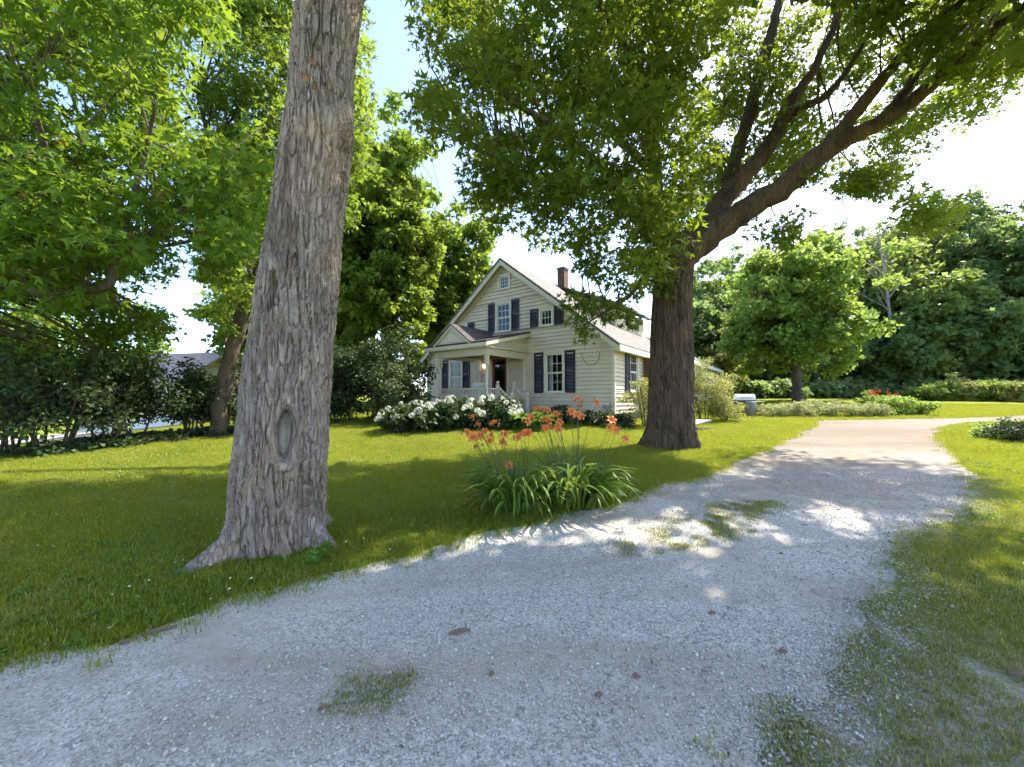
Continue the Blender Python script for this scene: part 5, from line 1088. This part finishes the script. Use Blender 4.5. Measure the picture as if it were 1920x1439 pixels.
for y in (-1.88, -.85):
    for (x, zb1, zt1) in ((PX1 - .04, PF, zr + .14), (PX1 + SX, .62, zr - .30)):
        m = MB(); m.box(x - .05, x + .05, y - .05, y + .05, zb1, zt1); m.box(x - .06, x + .06, y - .06, y + .06, zt1, zt1 + .02); m.lathe([(.02, zt1 + .02), (.025, zt1 + .04), (.05, zt1 + .07), (.058, zt1 + .10), (.045, zt1 + .14), (.0, zt1 + .155)], x, y, 10); hb(m, 'newel_post', TRIM)
    railing((PX1 + .02, y, 0), (PX1 + SX - .05, y, 0), (PF + .06, .82), zr + .04, zr - .38, 5)
for k in range(3):
    z = PF - .15 * (k + 1); x0 = PX1 + .06 + k * .24; m = MB(); m.box(x0, x0 + .27, -1.85, -.88, z - .035, z); m.box(x0 + .02, x0 + .04, -1.83, -.90, z - .16, z - .037); hb(m, 'step', PORCHWOOD)
# porch lamp on the wall
lp = empty('porch_lamp', (*hw(-6.05, -.12), 3.02), HRZ, label='small round lit porch lamp beside the front door', cat='lamp')
MB().box(-.05, .05, .06, .088, -.06, .06).build('lamp_base', METALDARK, lp); MB().lathe([(.0, -.11), (.05, -.10), (.078, -.05), (.08, 0), (.06, .05), (.03, .07), (.0, .08)], 0, 0, 14).build('lamp_globe', LAMPGLASS, lp, True)
MB().tube([(0, .07, .05), (0, .04, .10), (0, 0, .09), (0, 0, .07)], .01, 6).build('lamp_arm', METALDARK, lp)
# rocking chair
rc = empty('rocking_chair', (*hw(-5.15, -1.75), PF + .0), HRZ + R(15), label='white slatted rocking chair on the porch by the railing', cat='chair')
RCW = WHITE
for s in (-1, 1):
    MB().tube([(s*.25, -.42, .06), (s*.25, -.2, .025), (s*.25, .1, .02), (s*.25, .42, .07)], .018, 6).build('rocker', RCW, rc)
    MB().bar((s*.25, -.22, .03), (s*.25, -.24, .62), .04, .04).build('leg', RCW, rc); MB().bar((s*.25, .2, .03), (s*.25, .42, 1.12), .04, .04).build('back_post', RCW, rc)
    MB().box(s*.25 - .04, s*.25 + .04, -.30, .30, .62, .65).build('armrest', RCW, rc)
MB().box(-.25, .25, -.24, .26, .40, .43).build('seat', RCW, rc)
for k in range(7): x = -.19 + k * .063; MB().bar((x, .26, .45), (x, .41, 1.06), .035, .015).build('slat', RCW, rc)
MB().bar((-.27, .42, 1.10), (.27, .42, 1.10), .03, .10).build('top_rail', RCW, rc)

# ------------------------------------------------------------------ neighbour garage behind the hedge
gg = gp(345, 795); GXc = np.array([-21.5, 24.5, 0]); gz = float(ground(GXc[0], GXc[1]))
ga = empty('garage', (GXc[0], GXc[1], gz), R(-14), label='white neighbour garage with pinkish roof behind the left hedge', cat='garage')
gwl, gd, gh1, gr = 8.0, 5.0, at(380, 715, 24)[2] - gz, at(340, 668, 25)[2] - gz
MB().box(-gwl/2, gwl/2, -gd/2, -gd/2 + .1, -.3, gh1).build('front_wall', WHITE, ga); MB().box(-gwl/2, gwl/2, gd/2 - .1, gd/2, -.3, gh1).build('rear_wall', WHITE, ga)
for s in (-1, 1):
    x = s * (gwl/2 - .05); MB().add([(x-.05, -gd/2+.1, -.3), (x-.05, gd/2-.1, -.3), (x-.05, gd/2-.1, gh1), (x-.05, 0, gr - .1), (x-.05, -gd/2+.1, gh1), (x+.05, -gd/2+.1, -.3), (x+.05, gd/2-.1, -.3), (x+.05, gd/2-.1, gh1), (x+.05, 0, gr - .1), (x+.05, -gd/2+.1, gh1)],
        [(0,4,3,2,1), (5,6,7,8,9), (0,1,6,5), (1,2,7,6), (2,3,8,7), (3,4,9,8), (4,0,5,9)]).build('gable_wall', SIDING, ga)
    ye = s * (gd/2 + .35); ze = gh1 - .35 * (gr - gh1) / (gd/2); m = MB()
    b = [(-gwl/2 - .3, 0, gr), (gwl/2 + .3, 0, gr), (gwl/2 + .3, ye, ze), (-gwl/2 - .3, ye, ze)]
    if s < 0: b = [b[3], b[2], b[1], b[0]]
    m.hexa(b, [(p[0], p[1], p[2] + .1) for p in b]); uv_box(m.build('roof', SHINGLE3, ga))
    m = MB(); m.hexa([(-gwl/2 - .33, 0, gr - .2), (-gwl/2 - .30, 0, gr - .2), (-gwl/2 - .30, ye, ze - .2), (-gwl/2 - .33, ye, ze - .2)], [(-gwl/2 - .33, 0, gr + .02), (-gwl/2 - .30, 0, gr + .02), (-gwl/2 - .30, ye, ze + .02), (-gwl/2 - .33, ye, ze + .02)]); m.build('rake_board', TRIM, ga)
for x in (-2.2, 1.6): wv = MB().box(x, x + 1.0, -gd/2 - .04, -gd/2 + .02, .9, 2.0).build('window', TRIM, ga); MB().box(x + .1, x + .9, -gd/2 - .05, -gd/2 - .045, 1.0, 1.9).build('pane', GLASS, wv)

# ------------------------------------------------------------------ garden plants
def bloom_mesh(seed):
    r = np.random.default_rng(seed); c = np.array([[0, 0, 0, 1.0]]); v, f = leaves(c, 170, 0.24, 'broad', r, flat=.85, up=.1, out=1.4, rand=.3, outer=.06); return v, f
BLM = []
for s in range(3):
    v, f = bloom_mesh(400 + s); me = mesh_np('flower_head', v, f); me.materials.append(PETAL_W); BLM.append(me)
hyd = [((-3.05, 11.9), .80, .95, 14, 'leftmost white hydrangea bush, near the lawn edge'), ((-1.75, 12.55), .90, .95, 18, 'middle white hydrangea bush below the porch railing'), ((-.62, 12.55), .92, .85, 22, 'hydrangea bush with densest white blooms below the porch corner post')]
for i, ((x, y), h, rx, nb_, lab) in enumerate(hyd):
    e, cl = shrub('hydrangea_bush', x, y, h, rx, LEAF_DK, lab, 240 + i, n=60, per=60, size=0.13, kind='broad', cr=(.22, .34), group='white hydrangeas in front of the porch', zlow=.1, stem_r=.012, stems=9)
    r = random.Random(i); g = float(ground(x, y)); k = 0
    while k < nb_:
        a = r.uniform(0, 6.28); u = r.uniform(-.05, 1.0); d = Vector((math.cos(a) * math.sqrt(1-u*u), math.sin(a) * math.sqrt(1-u*u), u)); 
        if d.y > .45: continue
        p = Vector((d.x * rx * 1.10, d.y * rx * 1.10, h * .52 + d.z * h * .62)); s = r.uniform(.065, .125)
        o = link('flower_head', BLM[k % 3], None, e, p); o.scale = (s, s, s); o.rotation_euler = (r.uniform(-.3, .3), r.uniform(-.3, .3), r.uniform(0, 6)); k += 1
shrub('rhododendron', -4.05, 14.2, 2.15, 1.15, LEAF_S, 'big rounded green shrub at the left end of the porch', 250, n=80, per=75, size=0.12, cr=(.26, .42), zlow=.15)
shrub('weigela_bush', 4.55, 13.0, 1.95, .72, LEAF_SP, 'sunlit leafy shrub against the house corner, left of the big maple', 251, n=50, per=70, size=0.075, cr=(.16, .28), lump=.5)
sp_ = gp(1335, 792); shrub('spirea_bush', sp_[0], sp_[1] + .6, 2.2, 1.0, LEAF_SP, 'tall yellow-green spirea bush right of the big maple trunk', 252, n=80, per=90, size=0.085, cr=(.22, .36), lump=.4)
shrub('spirea_bush', sp_[0] + .55, sp_[1] + .1, .85, .6, LEAF_SP, 'low spreading yellow-green bush in front of the tall spirea', 253, n=40, per=80, size=0.08, cr=(.16, .26))
shrub('pale_shrub', 18.3, 34.5, 6.0, 2.4, LEAF_SP, 'tall pale-leaved shrub behind the rear wing', 254, n=110, per=80, size=0.26, kind='broad', cr=(.45, .75), lump=.35)
for i, (x, y, h, rx, lab) in enumerate([(1.75, 13.9, .6, .5, 'low dark plant below the lower right window'), (2.75, 13.15, .55, .5, 'low dark plant left of the bird ornament post'), (3.55, 12.7, .5, .5, 'low dark plant at the foot of the house corner')]):
    shrub('bed_plant', x, y, h, rx, LEAF_DK, lab, 260 + i, n=24, per=60, size=0.10, cr=(.13, .22), zlow=.03, stem_r=.008, group='low plants in the foundation bed')
# planting bed soil
bp_ = [hw(-3.0, -.05), hw(.3, -.05), hw(.6, -.9), hw(-.4, -1.35), hw(-2.2, -1.1), hw(-3.0, -1.2)]
link('planting_bed', mesh_np('planting_bed', [(p[0], p[1], float(ground(*p)) + .03) for p in bp_], [tuple(range(5, -1, -1))]), m_plain('bed_soil', (0.10, 0.075, 0.05), .95), kind='structure', label='dark soil bed along the front wall')
# hosta
def ribbon(L, w, arch, tip, n=9, fold=.25, shape='strap', bend=1.15):
    v = []; f = []; s = np.linspace(0, 1, n)
    ang = arch[0] + (arch[1] - arch[0]) * s ** bend; seg = L / (n - 1); x = np.concatenate([[0], np.cumsum(np.cos(ang[:-1]) * seg)]); z = np.concatenate([[0], np.cumsum(np.sin(ang[:-1]) * seg)])
    for i, t in enumerate(s):
        ww = w * (min(1, .55 + t * 1.6) * (1 - t ** 3.5) + .02) if shape == 'strap' else w * max(.06, math.sin(math.pi * max(0, (t - .3) / .7) ** .8) if t > .3 else .06)
        h = fold * ww; v += [(x[i], -ww/2, z[i] + h), (x[i], 0, z[i]), (x[i], ww/2, z[i] + h)]
    for i in range(n - 1):
        for k in (0, 1): f.append((i*3+k, (i+1)*3+k, (i+1)*3+k+1, i*3+k+1))
    return np.array(v), np.array(f)
HL = []
for i in range(4):
    v, f = ribbon(.62 + .06*i, .20 + .02*i, (R(72 - 5*i), R(-40)), 0, 10, .22, 'oval'); me = mesh_np('leaf', v, f, True); me.materials.append(LEAF_HOSTA); HL.append(me)
def hosta(x, y, n, s, lab, seed):
    r = random.Random(seed); e = empty('hosta_plant', (x, y, float(ground(x, y))), label=lab, cat='plant', group='hostas by the porch steps')
    for k in range(n):
        t = k / n; o = link('leaf', HL[k % 4], None, e, (r.uniform(-.16, .16), r.uniform(-.16, .16), .0)); o.rotation_euler = (r.uniform(-.15, .15), -(.75 * (1-t)) * r.uniform(.5, 1) + .1, r.uniform(0, 6.28)); q = s * r.uniform(.75, 1.25); o.scale = (q, q, q)
hosta(.15, 12.15, 56, 1.0, 'bright green hosta nearest the porch steps', 1); hosta(.62, 11.95, 60, 1.05, 'large bright green hosta in front of the porch steps', 2); hosta(1.0, 12.7, 40, 1.0, 'smaller hosta tucked behind, right of the porch steps', 3)

# daylilies at the edge of the drive
LM = []
for i in range(8):
    L = .85 + .09 * (i % 4); v, f = ribbon(L, 0.040 + .004*(i % 3), (R(86 - 3*i), R(-75 + 12 * (i % 3) + (30 if i > 5 else 0))), 0, 12, .3, 'strap', 1.2 + .18 * (i % 4)); me = mesh_np('leaf', v, f, True); me.materials.append(LEAF_LILY); LM.append(me)
def flower_mesh(seed):
    r = random.Random(seed); V = []; Fq = []
    for k in range(6):
        a = k * math.pi / 3 + r.uniform(-.1, .1); big = 1.0 if k % 2 == 0 else .78; pts = [(.004, .0, .008), (.018, .024, .014), (.040, .042, .021), (.060, .042, .017), (.076, .026 + r.uniform(-.01, .01), .003)]
        b = len(V)
        for (rr, z, w) in pts:
            w *= big
            for s in (-1, 0, 1): V.append((math.cos(a)*rr - math.sin(a)*w*s, math.sin(a)*rr + math.cos(a)*w*s, z - (.004 if s == 0 else 0)))
        for i in range(4):
            for s in (0, 1): Fq.append((b+i*3+s, b+(i+1)*3+s, b+(i+1)*3+s+1, b+i*3+s+1))
    me = mesh_np('flower', np.array(V), np.array(Fq), True); me.materials.append(PETAL_O); return me
FM = [flower_mesh(s) for s in range(4)]
def stamen_mesh():
    m = MB()
    for k in range(5): a = k*1.26; m.tube([(0, 0, .01), (math.cos(a)*.012, math.sin(a)*.012, .05), (math.cos(a)*.02 + .01, math.sin(a)*.02, .075)], [.0015, .0012, .002], 3)
    return m.mesh('stamens')
bud = MB().lathe([(.002, 0), (.009, .02), (.011, .04), (.007, .065), (.0, .075)], 0, 0, 6).mesh('bud', True); bud.materials.append(m_plain('bud_orange', (0.42, 0.17, 0.05), .5))
def daylily(c, n, rmax, s0, flowers, lab, seed, bias):
    r = random.Random(seed); e = empty('daylily_clump', c, label=lab, cat='flowers', group='orange daylilies beside the driveway')
    for k in range(n):
        a = r.uniform(0, 6.28); d = rmax * math.sqrt(r.random()); x, y = d*math.cos(a), d*math.sin(a)*.75; o = link('leaf', LM[r.randrange(8)], None, e, (x, y, -.02)); o.rotation_euler = (r.uniform(-.12, .12), r.uniform(-.25, .15), a + r.gauss(0, .55)); q = s0 * r.uniform(.7, 1.12); o.scale = (q, r.uniform(.9, 1.2), q)
    for k, (px, py, Y) in enumerate(flowers):
        p = at(px, py, Y) - np.array(c); a = r.uniform(0, 6.28); b = np.array([p[0]*.35 + r.uniform(-.12, .12), p[1]*.3 + r.uniform(-.1, .1), .0]); md = (b + p)/2 + np.array([-p[0]*.06, 0, .06])
        P = spline([b, md, p - [0, 0, .01]], 9); MB().tube(P, np.linspace(.0045, .0028, 9), 5).build('stem', STEM_GREEN, e)
        o = link('flower', FM[k % 4], None, e, p); dirv = Vector((r.uniform(-.9, .9), r.uniform(-1.3, .1), r.uniform(.25, .9))).normalized(); o.rotation_euler = dirv.to_track_quat('Z', 'Y').to_euler(); q = r.uniform(.72, 1.0); o.scale = (q, q, q)
        for j in range(r.randint(1, 3)):
            o = link('bud', bud, None, e, p + np.array([r.uniform(-.05, .05), r.uniform(-.04, .04), r.uniform(-.05, .01)])); o.rotation_euler = (r.uniform(-.9, .9), r.uniform(-.9, .9), 0); o.scale = (r.uniform(.7, 1.1),)*3
zq = lambda x, y: (840 + x * .1979, 730 + y * .1979)
fl_l = [(175, 415), (290, 335), (440, 330), (240, 270), (240, 462), (310, 450), (350, 405), (425, 432), (385, 490), (285, 545), (525, 437), (530, 512), (570, 730), (650, 465), (690, 455), (730, 415), (765, 425)]
fl_r = [(740, 310), (785, 265), (825, 205), (865, 190), (930, 212), (925, 295), (945, 310), (915, 378), (955, 372), (1020, 245), (1050, 250), (1065, 315), (1030, 350), (1035, 385), (1160, 220), (1230, 108), (1240, 175), (1225, 255), (1260, 265), (1400, 128), (1540, 305), (1530, 365), (1560, 370), (1590, 402), (1670, 475)]
cL = gp(968, 958); cR = gp(1075, 950)
jit = random.Random(9)
daylily(cL, 200, .26, .90, [(*zq(*p), cL[1] + jit.uniform(-.3, .25)) for p in fl_l], 'left daylily clump, stems leaning left over the lawn', 71, 0)
daylily(cR, 190, .28, .90, [(*zq(*p), cR[1] + jit.uniform(-.15, .45)) for p in fl_r], 'right daylily clump with the tallest orange flowers', 72, 0)

# right-hand bed: low variegated edging, red flowers, perennials, dark shrub
def row_mass(name, pxs, py, depth, h, mat, lab, seed, n, per, size, kind='oval', cat='hedge', cr=(.14, .26)):
    r = np.random.default_rng(seed); cl = []; a = gp(pxs[0], py); b = gp(pxs[1], py); c0 = np.array([(a[0]+b[0])/2, (a[1]+b[1])/2, 0]); c0[2] = ground(c0[0], c0[1])
    for i in range(n):
        t = r.random(); p = a + (b - a) * t; x = p[0]; y = p[1] + r.random()*depth; cl.append([x, y, float(ground(x, y)) + h * (.15 + .75 * r.random() ** .8) * (.75 + .35 * noise3(np.array(x*.9), np.array(seed*1.), np.array(0.))), r.uniform(*cr)])
    e = empty(name, c0, label=lab, cat=cat); cl = np.array(cl); m = MB()
    for c in cl[::3]: m.tube([np.array([c[0], c[1], float(ground(c[0], c[1])) - .02]) - c0, c[:3] - c0], [.012, .004], 4, False)
    m.build('stems', STEM_GREEN, e); v, f = leaves(cl, per, size, kind, r); link('foliage', mesh_np('foliage', v - c0, f), mat, e); return e, c0, cl
row_mass('low_hedge', (1432, 1675), 784, 1.1, .60, LEAF_VAR, 'low cream-edged hedge running along the far drive', 501, 230, 60, .085)
row_mass('wild_border', (1660, 1762), 781, 1.3, .85, LEAF_G, 'loose green border plants at the right end of the low hedge', 502, 90, 60, .11)
for i, (px, top, lab) in enumerate(((1641, 735, 'left red-flowered plant behind the low hedge'), (1680, 740, 'right red-flowered plant behind the low hedge'))):
    p = gp(px, 778); h = at(px, top, p[1])[2] - p[2]; e, cl = shrub('flower_plant', p[0], p[1] + .3, h, .42, LEAF_G, lab, 510 + i, n=26, per=50, size=.08, cr=(.10, .18), cat='plant', group='red flowers in the far border', stem_r=.008)
    r = np.random.default_rng(i); hd = np.column_stack([r.normal(0, .2, 8), r.normal(0, .2, 8), h + r.uniform(-.15, .08, 8), np.full(8, .05)]); v, f = leaves(hd, 16, .075, 'oval', r, out=.8, up=.4); link('flowers', mesh_np('flowers', v, f), PETAL_R, e)
per = [(1770, 752, 718, 1.3, 'perennial clump at the left end of the far right bed'), (1815, 752, 706, 1.3, 'tallest pale perennial clump in the far right bed'), (1862, 753, 716, 1.3, 'perennial clump third along the far right bed'), (1905, 754, 718, 1.2, 'perennial clump at the right edge of the picture'), (1745, 751, 730, 1.0, 'small perennial clump nearest the border flowers'), (1950, 754, 718, 1.2, 'perennial clump just outside the right edge')]
for i, (px, py, top, rx, lab) in enumerate(per):
    p = gp(px, py); h = at(px, top, p[1])[2] - p[2]; shrub('perennial_clump', p[0], p[1] + .6, max(1.0, h), rx, LEAF_SP if i % 2 else LEAF_G, lab, 520 + i, n=60, per=50, size=.17, cr=(.28, .45), kind='spray', cat='plant', group='perennials in the far right bed', zlow=.1, stem_r=.012)
p = gp(1915, 832); shrub('dark_bush', p[0] + .2, p[1] + .2, .55, .6, LEAF_DK, 'small dark bush on the grass at the right edge', 530, n=40, per=70, size=.07, cr=(.12, .2), zlow=.03)
gcl = []
for i in range(130):
    q = gp(r_.uniform(1830, 1930), r_.uniform(803, 826)); gcl.append([q[0], q[1], q[2] + .08, r_.uniform(.1, .2)])
v, f = leaves(np.array(gcl), 22, .08, 'broad', r_); link('ground_cover', mesh_np('ground_cover', v, f), LEAF_G, kind='stuff', label='low leafy ground cover around the dark bush at right')

# barbecue on the far lawn
p = gp(1396, 780); bq = empty('barbecue_grill', (p[0], p[1], p[2]), R(-12), label='white hooded gas barbecue beside the low hedge', cat='barbecue')
m = MB(); hp = []
for k in range(9): a = math.pi * k / 8; hp.append((.34 * math.cos(a) * 1.0, .70 + .26 * math.sin(a)))
m.add([(x, y * .75, z) for x in (-.38, .38) for (y, z) in hp], [tuple(range(9)), tuple(range(17, 8, -1))] + [(i, i+9, i+10, i+1) for i in range(8)]); m.build('hood', WHITE, bq)
MB().box(-.37, .37, -.25, .25, .50, .695).build('firebox', METALDARK, bq); MB().tube([(-.25, -.28, .80), (-.25, -.31, .80), (.25, -.31, .80), (.25, -.28, .80)], .012, 6).build('handle', METALDARK, bq)
for s in (-1, 1): MB().box(s*.56 - .18, s*.56 + .18, -.22, .22, .62, .65).build('side_shelf', WHITE, bq)
for sx in (-.33, .33):
    for sy in (-.2, .2): MB().box(sx - .02, sx + .02, sy - .02, sy + .02, .0, .50).build('leg', METALDARK, bq)
MB().box(-.35, .35, -.22, .22, .14, .16).build('bottom_shelf', METALDARK, bq); MB().lathe([(.10, .16), (.15, .19), (.155, .42), (.12, .50), (.05, .53), (.05, .58)], .0, 0, 12).build('gas_tank', WHITE, bq, True)
bk = gp(1408, 782); MB().lathe([(.16, 0), (.19, .02), (.20, .45), (.21, .62), (.19, .66)], 0, 0, 14).build('storage_bin', m_plain('grey_plastic', (.22, .22, .21), .6), None, True, loc=bk, label='grey round bin standing beside the barbecue', cat='bin')
# bird ornament on a post, vent pipe, ramp, wires
op = empty('garden_ornament', (3.22, 12.95, float(ground(3.2, 12.95))), R(-20), label='flat wooden bird ornament on a grey post by the wall', cat='ornament')
MB().box(-.05, .05, -.05, .05, -.05, .62).build('post', GREYWOOD, op); MB().prism([(-.20, .66), (-.11, .62), (.07, .62), (.16, .68), (.24, .77), (.13, .72), (.01, .73), (-.08, .78), (-.16, .73)], -.012, .012).build('bird_body', GREYWOOD, op); MB().prism([(.03, .70), (.10, .82), (.14, .85), (.09, .70)], -.03, -.014).build('wing', GREYWOOD, op)
pv = hw(-1.25, -.085); m = MB(); m.tube([(0, .06, -.1), (0, 0, -.09), (0, 0, .28), (0, -.03, .33), (0, -.10, .33)], .035, 8); m.build('vent_pipe', TRIM, None, True, loc=(pv[0], pv[1], 1.35), rot=(0, 0, HRZ), label='cream vent pipe on the front wall below the window', cat='pipe')
rp_ = empty('wooden_ramp', (5.35, 12.2, float(ground(5.3, 12.2))), R(-58), label='short grey plank ramp leading to the side of the house', cat='ramp')
for k in range(7): MB().hexa([(-.5, -.9 + k*.26, .05 + k*.035), (.5, -.9 + k*.26, .05 + k*.035), (.5, -.66 + k*.26, .08 + k*.035), (-.5, -.66 + k*.26, .08 + k*.035)], [(-.5, -.9 + k*.26, .09 + k*.035), (.5, -.9 + k*.26, .09 + k*.035), (.5, -.66 + k*.26, .12 + k*.035), (-.5, -.66 + k*.26, .12 + k*.035)]).build('plank', GREYWOOD, rp_)
for s in (-.46, .42): MB().box(s, s + .04, -.9, .9, -.05, .07).build('runner', GREYWOOD, rp_)
WIRE = m_plain('black_cable', (.02, .02, .02), .6)
wl = [at(803, 683, 19.3), at(640, 690, 17.5), at(420, 690, 15.5), at(150, 660, 13.5), at(-300, 600, 11)]
MB().tube(spline(wl, 30), .009, 5).build('utility_wire', WIRE, None, label='thin overhead wire running left from the house eave', cat='wire')
q0 = hw(-1.35, -.05); q1 = hw(-.75, -.05)
cab = [np.array([*hw(-1.25 , -.06), 3.30]), np.array([*hw(-1.2, -.09), 3.15]), np.array([*hw(-1.0, -.10), 2.86]), np.array([*hw(-.75, -.10), 2.80]), np.array([*hw(-.55, -.09), 2.95]), np.array([*hw(-.5, -.06), 3.25])]
MB().tube(spline(cab, 24), .010, 5).build('hanging_cable', WIRE, None, label='loop of dark cable hanging on the front wall near the corner', cat='cable')

# ------------------------------------------------------------------ small debris on the drive
BARKBIT = m_plain('bark_piece', (0.18, 0.115, 0.082), .9)
def bark_chip(px, py, L, w, rz, lab, seed, mat=BARKBIT, nm='bark_chip', cat='bark'):
    r = random.Random(seed); p = gp(px, py); m = MB(); n = 7; top = []; v = []; f = []
    for i in range(n):
        t = i / (n - 1); ww = w * (math.sin(math.pi * (.12 + .8*t)) ** .5) * r.uniform(.7, 1.1); x = (t - .5) * L; zz = .012 + .008 * math.sin(math.pi * t)
        v += [(x, -ww/2, .004), (x, -ww/2*.8, zz), (x, ww/2*.8, zz + r.uniform(0, .006)), (x, ww/2, .004)]
    for i in range(n - 1):
        for k in range(4): f.append((i*4+k, i*4+(k+1) % 4, (i+1)*4+(k+1) % 4, (i+1)*4+k))
    f += [(3, 2, 1, 0), tuple(range((n-1)*4, n*4))]
    return link(nm, mesh_np(nm, v, f), mat, None, (p[0], p[1], p[2] + .010), (0, 0, rz), label=lab, cat=cat)
chips = [(862, 1190, .135, .028, R(18), 'longest brown bark strip lying mid-drive'), (300, 1188, .17, .022, R(35), 'brown bark strip at the left edge of the drive'), (232, 1210, .08, .025, R(10), 'small bark piece left of the edge strip'), (1122, 1310, .05, .025, R(10), 'short dark bark chip lowest of the centre drive'), (1193, 1275, .05, .022, R(-15), 'dark bark chip right of the centre drive'), (1222, 1247, .03, .02, R(80), 'tiny upright-looking bark chip above the centre pair'),
         (922, 1270, .03, .022, R(20), 'small reddish leaf scrap left of the centre drive'), (1468, 1228, .06, .02, R(-5), 'dark twig piece on the right part of the drive'), (1335, 1155, .07, .012, R(4), 'thin twig on the drive below the grass strip'), (1910, 1272, .10, .03, R(-20), 'pale wood chip on the verge at the right edge'), (575, 1080, .06, .03, R(15), 'reddish bark flake on the grass below the scarred trunk'), (608, 1335, .07, .012, R(30), 'thin twig beside the mossy patch of the drive')]
for i, (px, py, L, w, rz, lab) in enumerate(chips): bark_chip(px, py, L * (1 if L > .12 else .8), w * .7, rz, lab, 600 + i)
bark_chip(160, 1162, .10, .045, R(60), 'pale grey stone half sunk in the grass by the drive', 640, STONE, 'stone', 'stone')
# sprouts at the foot of the scarred trunk
for i, (px, py, lab) in enumerate(((470, 1040, 'leafy maple sprout at the left foot of the scarred trunk'), (598, 1052, 'tiny maple sprout at the right foot of the scarred trunk'))):
    p = gp(px, py); shrub('maple_sprout', p[0], p[1] - .02, .26 if i == 0 else .15, .13 if i == 0 else .10, LEAF_HOSTA, lab, 650 + i, n=7, per=7, size=.075, kind='maple', cr=(.05, .08), zlow=.03, stem_r=.003, stems=4, cat='plant', bark=STEM_GREEN)
